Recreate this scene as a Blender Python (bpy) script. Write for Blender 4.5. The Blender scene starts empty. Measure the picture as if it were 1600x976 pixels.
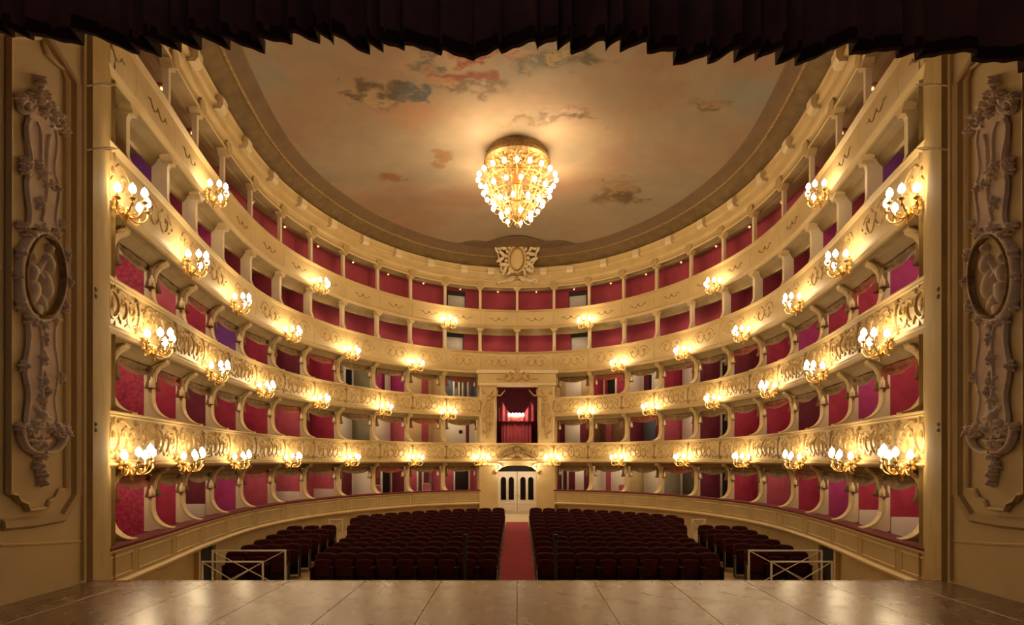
import bpy, math, random
import numpy as np
from math import sin, cos, pi, atan2, sqrt, radians
from mathutils import Matrix, Vector

random.seed(7)
SC = bpy.context.scene
COL = SC.collection

# ------------------------------------------------------------------ camera, world, exposure
CAMZ = 1.6
FPX = 885.0
cam_d = bpy.data.cameras.new('camera')
cam = bpy.data.objects.new('camera', cam_d)
COL.objects.link(cam)
cam.location = (0, 0, CAMZ)
cam.rotation_euler = (radians(90), 0, 0)
cam_d.sensor_width = 36
cam_d.lens = 36 * FPX / 1600
cam_d.shift_x = -8 / 1600
cam_d.shift_y = 230 / 1600
cam_d.clip_end = 200
SC.camera = cam

world = bpy.data.worlds.new('world')
SC.world = world
world.use_nodes = True
world.node_tree.nodes['Background'].inputs[0].default_value = (0.95, 0.78, 0.70, 1)
world.node_tree.nodes['Background'].inputs[1].default_value = 0.06

SC.view_settings.view_transform = 'Standard'
SC.view_settings.look = 'None'
SC.view_settings.gamma = 1.0
SC.view_settings.use_curve_mapping = False
SC.view_settings.exposure = 0.0
SC.cycles.use_denoising = True
SC.cycles.max_bounces = 6
SC.cycles.diffuse_bounces = 4
SC.cycles.sample_clamp_indirect = 4.0

P_SCONCE = 27.0      # each wall girandole
P_BOX = 15.0         # each box lamp
P_GAL = 7.0
P_CHAND = 350.0      # each of the chandelier's rings
WARM = (1.0, 0.70, 0.36)
WARM2 = (1.0, 0.76, 0.50)

# ------------------------------------------------------------------ materials
def mat(name, col, rough=0.6, metal=0.0, col2=None, scale=4.0, bump=0.0, bscale=30.0, emit=0.0, ecol=None, spec=0.5, detail=4):
    m = bpy.data.materials.new(name)
    m.use_nodes = True
    nt = m.node_tree
    b = nt.nodes['Principled BSDF']
    b.inputs['Roughness'].default_value = rough
    b.inputs['Metallic'].default_value = metal
    b.inputs['Specular IOR Level'].default_value = spec
    b.inputs['Base Color'].default_value = (*col, 1)
    if col2 is not None or bump:
        tc = nt.nodes.new('ShaderNodeTexCoord')
    if col2 is not None:
        nz = nt.nodes.new('ShaderNodeTexNoise')
        nz.inputs['Scale'].default_value = scale
        nz.inputs['Detail'].default_value = detail
        nt.links.new(tc.outputs['Object'], nz.inputs['Vector'])
        mx = nt.nodes.new('ShaderNodeMix'); mx.data_type = 'RGBA'
        mx.inputs[6].default_value = (*col, 1); mx.inputs[7].default_value = (*col2, 1)
        rp = nt.nodes.new('ShaderNodeMapRange')
        rp.inputs[1].default_value = 0.35; rp.inputs[2].default_value = 0.65
        nt.links.new(nz.outputs['Fac'], rp.inputs[0])
        nt.links.new(rp.outputs[0], mx.inputs[0])
        nt.links.new(mx.outputs[2], b.inputs['Base Color'])
    if bump:
        n2 = nt.nodes.new('ShaderNodeTexNoise')
        n2.inputs['Scale'].default_value = bscale
        nt.links.new(tc.outputs['Object'], n2.inputs['Vector'])
        bp = nt.nodes.new('ShaderNodeBump')
        bp.inputs['Strength'].default_value = bump
        bp.inputs['Distance'].default_value = 0.02
        nt.links.new(n2.outputs['Fac'], bp.inputs['Height'])
        nt.links.new(bp.outputs[0], b.inputs['Normal'])
    if emit:
        b.inputs['Emission Color'].default_value = (*(ecol or col), 1)
        b.inputs['Emission Strength'].default_value = emit
        m.cycles.emission_sampling = 'NONE'
    return m

M = {}
M['cream'] = mat('cream_paint', (0.62, 0.475, 0.235), 0.5, col2=(0.55, 0.415, 0.20), scale=1.6, bump=0.05, bscale=8)
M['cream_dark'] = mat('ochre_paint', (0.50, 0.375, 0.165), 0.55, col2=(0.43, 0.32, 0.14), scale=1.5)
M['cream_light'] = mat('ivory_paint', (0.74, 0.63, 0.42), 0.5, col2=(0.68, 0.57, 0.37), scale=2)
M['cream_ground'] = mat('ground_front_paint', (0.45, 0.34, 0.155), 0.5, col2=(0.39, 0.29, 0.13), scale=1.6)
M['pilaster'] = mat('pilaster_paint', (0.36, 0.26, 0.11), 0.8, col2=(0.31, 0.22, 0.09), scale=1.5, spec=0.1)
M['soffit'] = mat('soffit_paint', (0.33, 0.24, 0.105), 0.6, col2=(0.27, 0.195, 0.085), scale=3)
M['gilt'] = mat('gilt', (0.56, 0.395, 0.17), 0.45, metal=0.25, col2=(0.40, 0.26, 0.10), scale=9)
M['gilt_dark'] = mat('old_gilt', (0.36, 0.235, 0.09), 0.5, metal=0.3, col2=(0.20, 0.12, 0.045), scale=12)
M['brass'] = mat('brass', (0.66, 0.42, 0.14), 0.3, metal=0.8)
M['stucco'] = mat('grey_stucco', (0.86, 0.75, 0.64), 0.6, col2=(0.68, 0.58, 0.48), scale=5, bump=0.25, bscale=25)
M['stucco_pink'] = mat('pink_grey_stucco', (0.76, 0.61, 0.50), 0.6, col2=(0.64, 0.50, 0.40), scale=4, bump=0.2, bscale=14)
M['panel'] = mat('panel_paint', (0.66, 0.52, 0.27), 0.45, col2=(0.59, 0.465, 0.235), scale=1.5)
M['brownline'] = mat('brown_line', (0.17, 0.10, 0.04), 0.6)
M['crimson'] = mat('crimson_fabric', (0.40, 0.028, 0.075), 0.8, col2=(0.31, 0.018, 0.055), scale=3, bump=0.15, bscale=40)
M['crimson_damask'] = mat('crimson_damask', (0.47, 0.035, 0.10), 0.7, col2=(0.27, 0.014, 0.05), scale=14, bump=0.2, bscale=20, detail=2)
M['rose'] = mat('rose_fabric', (0.50, 0.10, 0.15), 0.8, col2=(0.42, 0.075, 0.12), scale=3)
M['dusty'] = mat('dusty_pink_fabric', (0.42, 0.13, 0.13), 0.8, col2=(0.34, 0.10, 0.09), scale=9)
M['wine'] = mat('wine_fabric', (0.17, 0.014, 0.035), 0.8, col2=(0.12, 0.01, 0.025), scale=3)
M['magenta'] = mat('magenta_fabric', (0.42, 0.04, 0.20), 0.8, col2=(0.36, 0.03, 0.15), scale=3)
M['purple'] = mat('purple_fabric', (0.25, 0.07, 0.36), 0.8, col2=(0.18, 0.045, 0.26), scale=2)
M['white'] = mat('white_paint', (0.76, 0.70, 0.60), 0.5)
M['greywhite'] = mat('grey_white_paint', (0.36, 0.33, 0.29), 0.6, col2=(0.30, 0.27, 0.24), scale=3)
M['greygreen'] = mat('grey_green_paint', (0.30, 0.27, 0.17), 0.5, col2=(0.24, 0.21, 0.13), scale=2)
M['brownwood'] = mat('brown_wood', (0.20, 0.09, 0.04), 0.5, col2=(0.13, 0.055, 0.022), scale=4)
M['bluegrey'] = mat('blue_grey_paint', (0.10, 0.13, 0.17), 0.5)
M['dark'] = mat('dark_void', (0.012, 0.009, 0.007), 0.8)
M['galwall'] = mat('gallery_red', (0.30, 0.035, 0.062), 0.85, col2=(0.25, 0.027, 0.05), scale=1.5)
M['velvet'] = mat('red_velvet', (0.12, 0.010, 0.016), 0.9)
M['seatvel'] = mat('seat_velvet', (0.040, 0.0045, 0.006), 0.85, col2=(0.026, 0.003, 0.004), scale=6, spec=0.12)
M['seatwood'] = mat('seat_wood', (0.014, 0.007, 0.005), 0.6, spec=0.2)
M['steel'] = mat('pale_metal', (0.72, 0.68, 0.60), 0.4)
M['black'] = mat('black_metal', (0.008, 0.007, 0.006), 0.6)
M['curtain'] = mat('black_brown_curtain', (0.17, 0.085, 0.09), 0.9, col2=(0.12, 0.055, 0.06), scale=2, spec=0.2)
M['fringe'] = mat('curtain_fringe', (0.03, 0.012, 0.010), 0.9, spec=0.2)
M['swag'] = mat('olive_swag', (0.22, 0.135, 0.05), 0.8, col2=(0.13, 0.075, 0.028), scale=6)
M['swag_red'] = mat('russet_swag', (0.28, 0.075, 0.035), 0.8, col2=(0.17, 0.045, 0.02), scale=6)
M['tassel'] = mat('cream_tassel', (0.75, 0.58, 0.36), 0.8)
M['glass'] = mat('dark_glass', (0.010, 0.008, 0.006), 0.08)
M['mirror'] = mat('mirror_glass', (0.30, 0.28, 0.25), 0.12, metal=0.9)
M['bulb'] = mat('lit_bulb', (1, 0.9, 0.7), 0.4, emit=22.0, ecol=(1.0, 0.83, 0.55))
M['bulb_small'] = mat('lit_small_bulb', (1, 0.9, 0.7), 0.4, emit=2.2, ecol=(1.0, 0.62, 0.32))
M['bulb_chand'] = mat('lit_chandelier_bulb', (1, 0.9, 0.7), 0.4, emit=10.0, ecol=(1.0, 0.86, 0.62))
M['candle'] = mat('candle', (0.75, 0.62, 0.40), 0.5)
M['carpet'] = mat('red_carpet', (0.30, 0.022, 0.040), 0.95, col2=(0.25, 0.018, 0.032), scale=2, bump=0.2, bscale=120)
M['pitfloor'] = mat('pit_wood', (0.40, 0.27, 0.14), 0.6, col2=(0.33, 0.215, 0.11), scale=2)
M['marble'] = mat('pale_floor', (0.58, 0.50, 0.36), 0.5)

def stage_mat():
    m = mat('stage_wood', (0.27, 0.155, 0.07), 0.36, spec=0.5)
    nt = m.node_tree; b = nt.nodes['Principled BSDF']
    tc = nt.nodes.new('ShaderNodeTexCoord')
    mp = nt.nodes.new('ShaderNodeMapping'); mp.inputs['Scale'].default_value = (7.0, 0.4, 1)
    nz = nt.nodes.new('ShaderNodeTexNoise'); nz.inputs['Scale'].default_value = 2.5; nz.inputs['Detail'].default_value = 6
    n2 = nt.nodes.new('ShaderNodeTexNoise'); n2.inputs['Scale'].default_value = 1.1; n2.inputs['Detail'].default_value = 5
    n3 = nt.nodes.new('ShaderNodeTexNoise'); n3.inputs['Scale'].default_value = 3.0; n3.inputs['Detail'].default_value = 3
    oi = nt.nodes.new('ShaderNodeObjectInfo')
    nt.links.new(tc.outputs['Object'], mp.inputs[0]); nt.links.new(mp.outputs[0], nz.inputs['Vector'])
    nt.links.new(tc.outputs['Object'], n2.inputs['Vector']); nt.links.new(tc.outputs['Object'], n3.inputs['Vector'])
    r1 = nt.nodes.new('ShaderNodeValToRGB')
    r1.color_ramp.elements[0].position = 0.3; r1.color_ramp.elements[0].color = (0.185, 0.098, 0.043, 1)
    r1.color_ramp.elements[1].position = 0.75; r1.color_ramp.elements[1].color = (0.265, 0.150, 0.070, 1)
    ad = nt.nodes.new('ShaderNodeMath'); ad.operation = 'ADD'
    ml = nt.nodes.new('ShaderNodeMath'); ml.operation = 'MULTIPLY'; ml.inputs[1].default_value = 0.5
    nt.links.new(nz.outputs['Fac'], ml.inputs[0])
    m2 = nt.nodes.new('ShaderNodeMath'); m2.operation = 'MULTIPLY'; m2.inputs[1].default_value = 0.5
    nt.links.new(n2.outputs['Fac'], m2.inputs[0])
    nt.links.new(ml.outputs[0], ad.inputs[0]); nt.links.new(m2.outputs[0], ad.inputs[1])
    nt.links.new(ad.outputs[0], r1.inputs[0])
    hs = nt.nodes.new('ShaderNodeHueSaturation')
    vr = nt.nodes.new('ShaderNodeMapRange'); vr.inputs[3].default_value = 0.88; vr.inputs[4].default_value = 1.12
    nt.links.new(oi.outputs['Random'], vr.inputs[0]); nt.links.new(vr.outputs[0], hs.inputs['Value'])
    nt.links.new(r1.outputs[0], hs.inputs['Color']); nt.links.new(hs.outputs[0], b.inputs['Base Color'])
    rr = nt.nodes.new('ShaderNodeMapRange'); rr.inputs[1].default_value = 0.35; rr.inputs[2].default_value = 0.7
    rr.inputs[3].default_value = 0.25; rr.inputs[4].default_value = 0.29
    nt.links.new(n3.outputs['Fac'], rr.inputs[0]); nt.links.new(rr.outputs[0], b.inputs['Roughness'])
    return m
M['stage'] = stage_mat()

def ceiling_xy(px, py, h=10.95):
    y = FPX * h / (718 - py)
    return ((px - 808) * y / FPX, y)

def painting_mat():
    m = bpy.data.materials.new('painted_sky_ceiling'); m.use_nodes = True
    nt = m.node_tree; N = nt.nodes; L = nt.links
    b = N['Principled BSDF']; b.inputs['Roughness'].default_value = 0.75
    tc = N.new('ShaderNodeTexCoord')
    def noise(scale, detail=5, dist=0.0, rough=0.55):
        n = N.new('ShaderNodeTexNoise'); n.inputs['Scale'].default_value = scale
        n.inputs['Detail'].default_value = detail; n.inputs['Distortion'].default_value = dist
        n.inputs['Roughness'].default_value = rough
        L.new(tc.outputs['Object'], n.inputs['Vector']); return n
    n1 = noise(0.16, 5, 0.6)
    r = N.new('ShaderNodeValToRGB'); e = r.color_ramp.elements
    e[0].position = 0.30; e[0].color = (0.229, 0.167, 0.112, 1)
    e[1].position = 0.72; e[1].color = (0.260, 0.229, 0.179, 1)
    x = e.new(0.42); x.color = (0.291, 0.186, 0.124, 1)
    x = e.new(0.52); x.color = (0.297, 0.229, 0.161, 1)
    x = e.new(0.62); x.color = (0.248, 0.204, 0.155, 1)
    L.new(n1.outputs['Fac'], r.inputs[0])
    cur = r.outputs[0]
    n2 = noise(0.9, 8, 0.5)
    n3 = noise(2.4, 7, 0.3, 0.6)
    # distorted coordinate for the painted figures
    nv = N.new('ShaderNodeTexNoise'); nv.inputs['Scale'].default_value = 1.3; nv.inputs['Detail'].default_value = 6
    L.new(tc.outputs['Object'], nv.inputs['Vector'])
    sub = N.new('ShaderNodeVectorMath'); sub.operation = 'SUBTRACT'; sub.inputs[1].default_value = (0.5, 0.5, 0.5)
    L.new(nv.outputs['Color'], sub.inputs[0])
    sc = N.new('ShaderNodeVectorMath'); sc.operation = 'SCALE'; sc.inputs['Scale'].default_value = 2.6
    L.new(sub.outputs[0], sc.inputs[0])
    add = N.new('ShaderNodeVectorMath'); add.operation = 'ADD'
    L.new(tc.outputs['Object'], add.inputs[0]); L.new(sc.outputs[0], add.inputs[1])
    def blob(cur, px, py, rx, ry, col, amt=0.85, soft=0.55, nz=None):
        cx, cy = ceiling_xy(px, py)
        w = rx * cy / FPX
        y0 = ceiling_xy(px, py + ry)[1]; y1 = ceiling_xy(px, py - ry)[1]
        hh = abs(y0 - y1) / 2
        s1 = N.new('ShaderNodeVectorMath'); s1.operation = 'SUBTRACT'; s1.inputs[1].default_value = (cx, cy, 0)
        L.new(add.outputs[0], s1.inputs[0])
        m1 = N.new('ShaderNodeVectorMath'); m1.operation = 'MULTIPLY'; m1.inputs[1].default_value = (1 / w, 1 / hh, 0)
        L.new(s1.outputs[0], m1.inputs[0])
        ln = N.new('ShaderNodeVectorMath'); ln.operation = 'LENGTH'; L.new(m1.outputs[0], ln.inputs[0])
        mr = N.new('ShaderNodeMapRange'); mr.inputs[1].default_value = 1.0; mr.inputs[2].default_value = 1.0 - soft
        mr.inputs[3].default_value = 0; mr.inputs[4].default_value = amt
        L.new(ln.outputs['Value'], mr.inputs[0])
        fac = mr.outputs[0]
        if nz is not None:
            t = N.new('ShaderNodeMapRange'); t.inputs[1].default_value = 0.36; t.inputs[2].default_value = 0.47
            L.new(nz.outputs['Fac'], t.inputs[0])
            mm = N.new('ShaderNodeMath'); mm.operation = 'MULTIPLY'
            L.new(fac, mm.inputs[0]); L.new(t.outputs[0], mm.inputs[1]); fac = mm.outputs[0]
        mx = N.new('ShaderNodeMix'); mx.data_type = 'RGBA'
        L.new(fac, mx.inputs[0]); L.new(cur, mx.inputs[6]); mx.inputs[7].default_value = (*col, 1)
        return mx.outputs[2]
    # broad cloud fields
    for a in [(420, 110, 60, 55, (0.223, 0.235, 0.204), .9, .8), (1180, 130, 110, 45, (0.217, 0.223, 0.192), .8, .8),
              (1060, 290, 150, 60, (0.260, 0.229, 0.174), .75, .9), (600, 240, 150, 45, (0.322, 0.266, 0.192), .75, .9),
              (560, 330, 130, 40, (0.291, 0.167, 0.090), .7, .9), (480, 150, 120, 70, (0.285, 0.186, 0.105), .7, .9),
              (720, 90, 130, 40, (0.409, 0.291, 0.186), .85, .8), (760, 170, 120, 35, (0.372, 0.272, 0.179), .8, .8),
              (640, 175, 70, 25, (0.347, 0.174, 0.093), .7, .8), (960, 150, 150, 55, (0.235, 0.179, 0.112), .8, .9),
              (1150, 220, 110, 50, (0.310, 0.204, 0.124), .7, .9), (900, 330, 120, 30, (0.297, 0.223, 0.148), .6, .9)]:
        cur = blob(cur, *a)
    figs = [(600, 145, 55, 20, (0.124, 0.074, 0.037)), (640, 145, 26, 17, (0.105, 0.124, 0.130)), (715, 122, 42, 13, (0.260, 0.062, 0.028)),
            (765, 82, 55, 18, (0.260, 0.055, 0.031)), (735, 140, 60, 12, (0.161, 0.105, 0.053)), (850, 95, 40, 24, (0.117, 0.117, 0.081)),
            (900, 95, 55, 22, (0.148, 0.105, 0.043)), (885, 182, 42, 14, (0.136, 0.086, 0.062)), (925, 186, 24, 6, (0.186, 0.117, 0.062)),
            (815, 195, 34, 7, (0.210, 0.143, 0.074)), (968, 296, 34, 16, (0.148, 0.093, 0.043)), (1110, 155, 30, 14, (0.148, 0.093, 0.043)),
            (612, 272, 18, 8, (0.223, 0.099, 0.043)), (692, 248, 20, 7, (0.223, 0.124, 0.062)), (670, 85, 20, 22, (0.124, 0.105, 0.081))]
    for (px, py, rx, ry, c) in figs:
        cur = blob(cur, px, py, rx * 1.25, ry * 1.35, c, 0.95, 0.5, n3)
    n4 = noise(4.5, 6, 0.4, 0.6)
    for (px, py, rx, ry, c) in [(585, 150, 30, 12, (0.360, 0.245, 0.151)), (625, 138, 25, 10, (0.086, 0.065, 0.043)), (650, 155, 18, 10, (0.072, 0.086, 0.094)), (700, 130, 40, 9, (0.374, 0.216, 0.130)), (740, 125, 25, 8, (0.216, 0.043, 0.022)),
                                (790, 78, 30, 14, (0.396, 0.259, 0.173)), (745, 92, 30, 10, (0.259, 0.058, 0.029)), (870, 88, 30, 14, (0.324, 0.238, 0.108)), (915, 100, 30, 12, (0.094, 0.072, 0.036)), (880, 178, 25, 8, (0.331, 0.223, 0.144)), (900, 190, 22, 7, (0.086, 0.058, 0.043)),
                                (960, 290, 26, 8, (0.288, 0.187, 0.108)), (980, 302, 20, 6, (0.101, 0.065, 0.036)), (1105, 150, 18, 8, (0.288, 0.194, 0.108)), (560, 140, 22, 10, (0.101, 0.065, 0.036)), (665, 78, 14, 16, (0.288, 0.202, 0.137))]:
        cur = blob(cur, px, py, rx * 1.3, ry * 1.4, c, 0.95, 0.5, n4)
    mx = N.new('ShaderNodeMix'); mx.data_type = 'RGBA'; mx.blend_type = 'OVERLAY'; mx.inputs[0].default_value = 0.22
    L.new(cur, mx.inputs[6])
    g = N.new('ShaderNodeCombineColor'); [L.new(n2.outputs['Fac'], g.inputs[i]) for i in range(3)]
    L.new(g.outputs[0], mx.inputs[7])
    L.new(mx.outputs[2], b.inputs['Base Color'])
    return m
M['painting'] = painting_mat()
M['border'] = mat('painted_border', (0.165, 0.105, 0.035), 0.7, col2=(0.11, 0.068, 0.022), scale=3, detail=6)
M['border2'] = mat('painted_border_brown', (0.15, 0.09, 0.045), 0.7, col2=(0.12, 0.075, 0.035), scale=2)

# ------------------------------------------------------------------ mesh helpers
class MB:
    def __init__(self):
        self.v = []; self.f = []
    def add(self, vs, fs):
        o = len(self.v)
        self.v.extend([tuple(p) for p in vs])
        self.f.extend([tuple(i + o for i in f) for f in fs])
    def box(self, x0, x1, y0, y1, z0, z1):
        vs = [(x0, y0, z0), (x1, y0, z0), (x1, y1, z0), (x0, y1, z0), (x0, y0, z1), (x1, y0, z1), (x1, y1, z1), (x0, y1, z1)]
        self.add(vs, [(0, 3, 2, 1), (4, 5, 6, 7), (0, 1, 5, 4), (1, 2, 6, 5), (2, 3, 7, 6), (3, 0, 4, 7)])
    def bbox(self, x0, x1, y0, y1, z0, z1, b=0.01):
        """box with chamfered vertical and top edges"""
        c = [(x0 + b, y0), (x1 - b, y0), (x1, y0 + b), (x1, y1 - b), (x1 - b, y1), (x0 + b, y1), (x0, y1 - b), (x0, y0 + b)]
        ci = [(x0 + 2 * b, y0 + b), (x1 - 2 * b, y0 + b), (x1 - b, y0 + 2 * b), (x1 - b, y1 - 2 * b), (x1 - 2 * b, y1 - b), (x0 + 2 * b, y1 - b), (x0 + b, y1 - 2 * b), (x0 + b, y0 + 2 * b)]
        vs = [(x, y, z0) for x, y in c] + [(x, y, z1 - b) for x, y in c] + [(x, y, z1) for x, y in ci]
        fs = [tuple(range(7, -1, -1)), tuple(range(16, 24))]
        for k in range(2):
            for i in range(8):
                j = (i + 1) % 8
                fs.append((k * 8 + i, k * 8 + j, k * 8 + 8 + j, k * 8 + 8 + i))
        self.add(vs, fs)
    def prism(self, poly, axis, a, b):
        """poly: list of 2D; axis 'x': (y,z) extruded in x, 'y': (x,z), 'z': (x,y)"""
        n = len(poly)
        def p(q, t):
            return (t, q[0], q[1]) if axis == 'x' else (q[0], t, q[1]) if axis == 'y' else (q[0], q[1], t)
        vs = [p(q, a) for q in poly] + [p(q, b) for q in poly]
        fs = [tuple(range(n)), tuple(range(2 * n - 1, n - 1, -1))]
        for i in range(n):
            j = (i + 1) % n
            fs.append((i, i + n, j + n, j))
        self.add(vs, fs)
    def tube(self, pts, r, n=6, cap=True):
        pts = [Vector(p) for p in pts]
        rs = r if isinstance(r, (list, tuple)) else [r] * len(pts)
        vs = []; fs = []
        up = Vector((0, 0, 1))
        prev = None
        for i, p in enumerate(pts):
            t = (pts[min(i + 1, len(pts) - 1)] - pts[max(i - 1, 0)])
            if t.length < 1e-9: t = Vector((0, 0, 1))
            t.normalize()
            if prev is None:
                a = t.cross(up)
                if a.length < 1e-3: a = t.cross(Vector((1, 0, 0)))
            else:
                a = prev - t * prev.dot(t)
                if a.length < 1e-4: a = t.cross(up)
            a.normalize(); prev = a
            bb = t.cross(a)
            for k in range(n):
                an = 2 * pi * k / n
                vs.append(p + (a * cos(an) + bb * sin(an)) * rs[i])
        m = len(pts)
        for i in range(m - 1):
            for k in range(n):
                l = (k + 1) % n
                fs.append((i * n + k, i * n + l, i * n + n + l, i * n + n + k))
        if cap:
            fs.append(tuple(range(n - 1, -1, -1))); fs.append(tuple((m - 1) * n + k for k in range(n)))
        self.add(vs, fs)
    def lathe(self, prof, n=12, c=(0, 0, 0)):
        vs = []; fs = []
        for (r, z) in prof:
            for k in range(n):
                a = 2 * pi * k / n
                vs.append((c[0] + r * cos(a), c[1] + r * sin(a), c[2] + z))
        m = len(prof)
        for i in range(m - 1):
            for k in range(n):
                l = (k + 1) % n
                fs.append((i * n + k, i * n + l, i * n + n + l, i * n + n + k))
        if prof[0][0] > 1e-4: fs.append(tuple(range(n - 1, -1, -1)))
        if prof[-1][0] > 1e-4: fs.append(tuple((m - 1) * n + k for k in range(n)))
        self.add(vs, fs)
    def ridge(self, curve, w, h, mp, base=0.0):
        """half-round relief along a 2D polyline; mp(u,v,out)->xyz"""
        n = len(curve); vs = []; fs = []
        for i, (u, v) in enumerate(curve):
            a = curve[max(i - 1, 0)]; b = curve[min(i + 1, n - 1)]
            du, dv = b[0] - a[0], b[1] - a[1]
            l = sqrt(du * du + dv * dv) or 1
            nu, nv = -dv / l, du / l
            k = i / (n - 1)
            ww = w[i] if isinstance(w, list) else w
            hh = h * (ww / max(w)) if isinstance(w, list) else h
            vs += [mp(u - nu * ww, v - nv * ww, base), mp(u - nu * ww * .5, v - nv * ww * .5, base + hh * .8),
                   mp(u + nu * ww * .5, v + nv * ww * .5, base + hh), mp(u + nu * ww, v + nv * ww, base)]
        for i in range(n - 1):
            for k in range(3):
                fs.append((i * 4 + k, i * 4 + k + 1, i * 4 + 5 + k, i * 4 + 4 + k))
        fs.append((0, 1, 2, 3)); fs.append(tuple((n - 1) * 4 + k for k in (3, 2, 1, 0)))
        self.add(vs, fs)
    def boss(self, u, v, ru, rv, h, mp, rot=0.0, n=8, base=0.0):
        vs = []; fs = []
        for (q, hh) in ((1.0, 0.0), (0.75, 0.65), (0.35, 0.95)):
            for k in range(n):
                a = 2 * pi * k / n
                x, y = ru * q * cos(a), rv * q * sin(a)
                vs.append(mp(u + x * cos(rot) - y * sin(rot), v + x * sin(rot) + y * cos(rot), base + h * hh))
        vs.append(mp(u, v, base + h))
        for i in range(2):
            for k in range(n):
                l = (k + 1) % n
                fs.append((i * n + k, i * n + l, i * n + n + l, i * n + n + k))
        for k in range(n):
            fs.append((2 * n + k, 2 * n + (k + 1) % n, 3 * n))
        self.add(vs, fs)
    def plate(self, poly, h, mp, base=0.0):
        n = len(poly)
        vs = [mp(u, v, base) for u, v in poly] + [mp(u, v, base + h) for u, v in poly]
        fs = [tuple(n + i for i in range(n))]
        for i in range(n):
            j = (i + 1) % n
            fs.append((i, j, j + n, i + n))
        self.add(vs, fs)
    def mesh(self, name, m, smooth=False):
        me = bpy.data.meshes.new(name)
        me.from_pydata(self.v, [], self.f)
        me.validate()
        if isinstance(m, str): m = M[m]
        me.materials.append(m)
        if smooth:
            me.polygons.foreach_set('use_smooth', [True] * len(me.polygons))
        me.update()
        return me

def fix_normals(me):
    import bmesh
    bm = bmesh.new(); bm.from_mesh(me)
    bmesh.ops.recalc_face_normals(bm, faces=bm.faces)
    bm.to_mesh(me); bm.free()

def obj(name, data, parent=None, m=None, smooth=False, loc=None, rz=None, label=None, cat=None, group=None, kind=None):
    if isinstance(data, MB):
        data = data.mesh(name, m, smooth)
    o = bpy.data.objects.new(name, data)
    COL.objects.link(o)
    if parent is not None: o.parent = parent
    if loc is not None: o.location = loc
    if rz is not None: o.rotation_euler = (0, 0, rz)
    if label: o['label'] = label
    if cat: o['category'] = cat
    if group: o['group'] = group
    if kind: o['kind'] = kind
    return o

def thing(name, label, cat, loc=(0, 0, 0), rz=0.0, group=None):
    return obj(name, None, loc=loc, rz=rz, label=label, cat=cat, group=group)

def point_light(parent, loc, power, col=WARM, radius=0.1):
    d = bpy.data.lights.new('lamp_light', 'POINT')
    d.energy = power; d.color = col; d.shadow_soft_size = radius
    o = bpy.data.objects.new('lamp_light', d); COL.objects.link(o)
    o.parent = parent; o.location = loc
    return o

ORD = ['zeroth', 'first', 'second', 'third', 'fourth', 'fifth', 'sixth', 'seventh', 'eighth', 'ninth', 'tenth', 'eleventh', 'twelfth', 'thirteenth', 'fourteenth']
SIDE = {-1: 'left', 1: 'right'}

# ------------------------------------------------------------------ the horseshoe plan
CTRL = [(0, 29.5), (1.90, 29.27), (3.62, 28.6), (5.09, 27.5), (6.33, 26.05), (7.33, 24.4), (8.05, 22.5), (8.48, 20.6), (8.60, 18.6),
        (8.40, 16.4), (8.05, 14.2), (7.62, 12.2), (7.25, 10.2), (7.0, 8.8), (6.75, 7.2)]
def _spline():
    pts = [(-CTRL[1][0], CTRL[1][1])] + CTRL + [(2 * CTRL[-1][0] - CTRL[-2][0], 2 * CTRL[-1][1] - CTRL[-2][1])]
    out = []
    for i in range(1, len(pts) - 2):
        p0, p1, p2, p3 = [np.array(pts[j], float) for j in (i - 1, i, i + 1, i + 2)]
        for t in np.linspace(0, 1, 40, endpoint=False):
            out.append(0.5 * ((2 * p1) + (-p0 + p2) * t + (2 * p0 - 5 * p1 + 4 * p2 - p3) * t ** 2 + (-p0 + 3 * p1 - 3 * p2 + p3) * t ** 3))
    out.append(np.array(CTRL[-1], float))
    a = np.array(out)
    # smooth
    k = np.ones(41) / 41
    full = np.vstack([a[::-1][:-1] * [-1, 1], a])
    pad = 20
    sm = full.copy()
    for c in (0, 1):
        sm[pad:-pad, c] = np.convolve(full[:, c], k, 'valid')
    h = len(a) - 1
    a = sm[h:]
    a[0, 0] = 0
    return a
PTS = _spline()
SEG = np.hypot(np.diff(PTS[:, 0]), np.diff(PTS[:, 1]))
SL = np.concatenate([[0], np.cumsum(SEG)])
TX = np.gradient(PTS[:, 0], SL); TY = np.gradient(PTS[:, 1], SL)
TX[0], TY[0] = 1.0, 0.0
def P(s):
    a = abs(s); sg = 1 if s >= 0 else -1
    return sg * float(np.interp(a, SL, PTS[:, 0])), float(np.interp(a, SL, PTS[:, 1]))
def Nrm(s):
    """outward (away from the hall) unit normal"""
    a = abs(s); sg = 1 if s >= 0 else -1
    tx = float(np.interp(a, SL, TX)); ty = float(np.interp(a, SL, TY))
    l = sqrt(tx * tx + ty * ty)
    return sg * (-ty / l), tx / l
def PR(s, r, z):
    x, y = P(s); nx, ny = Nrm(s)
    return (x + nx * r, y + ny * r, z)
def RZ(s):
    nx, ny = Nrm(s)
    return atan2(-nx, ny)
def s_of_px(off):
    ratio = PTS[:, 0] / PTS[:, 1] * FPX
    return float(np.interp(off, ratio, SL))
OFFS = [0, 57, 111, 164, 215, 268, 318, 365, 410, 452, 493, 536, 597]
SCOL = [s_of_px(o) for o in OFFS]
S_END = s_of_px(652)
SCOL.append(min(SCOL[12] + 1.85, S_END + 1.2))
S_MAX = SL[-1]

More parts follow.
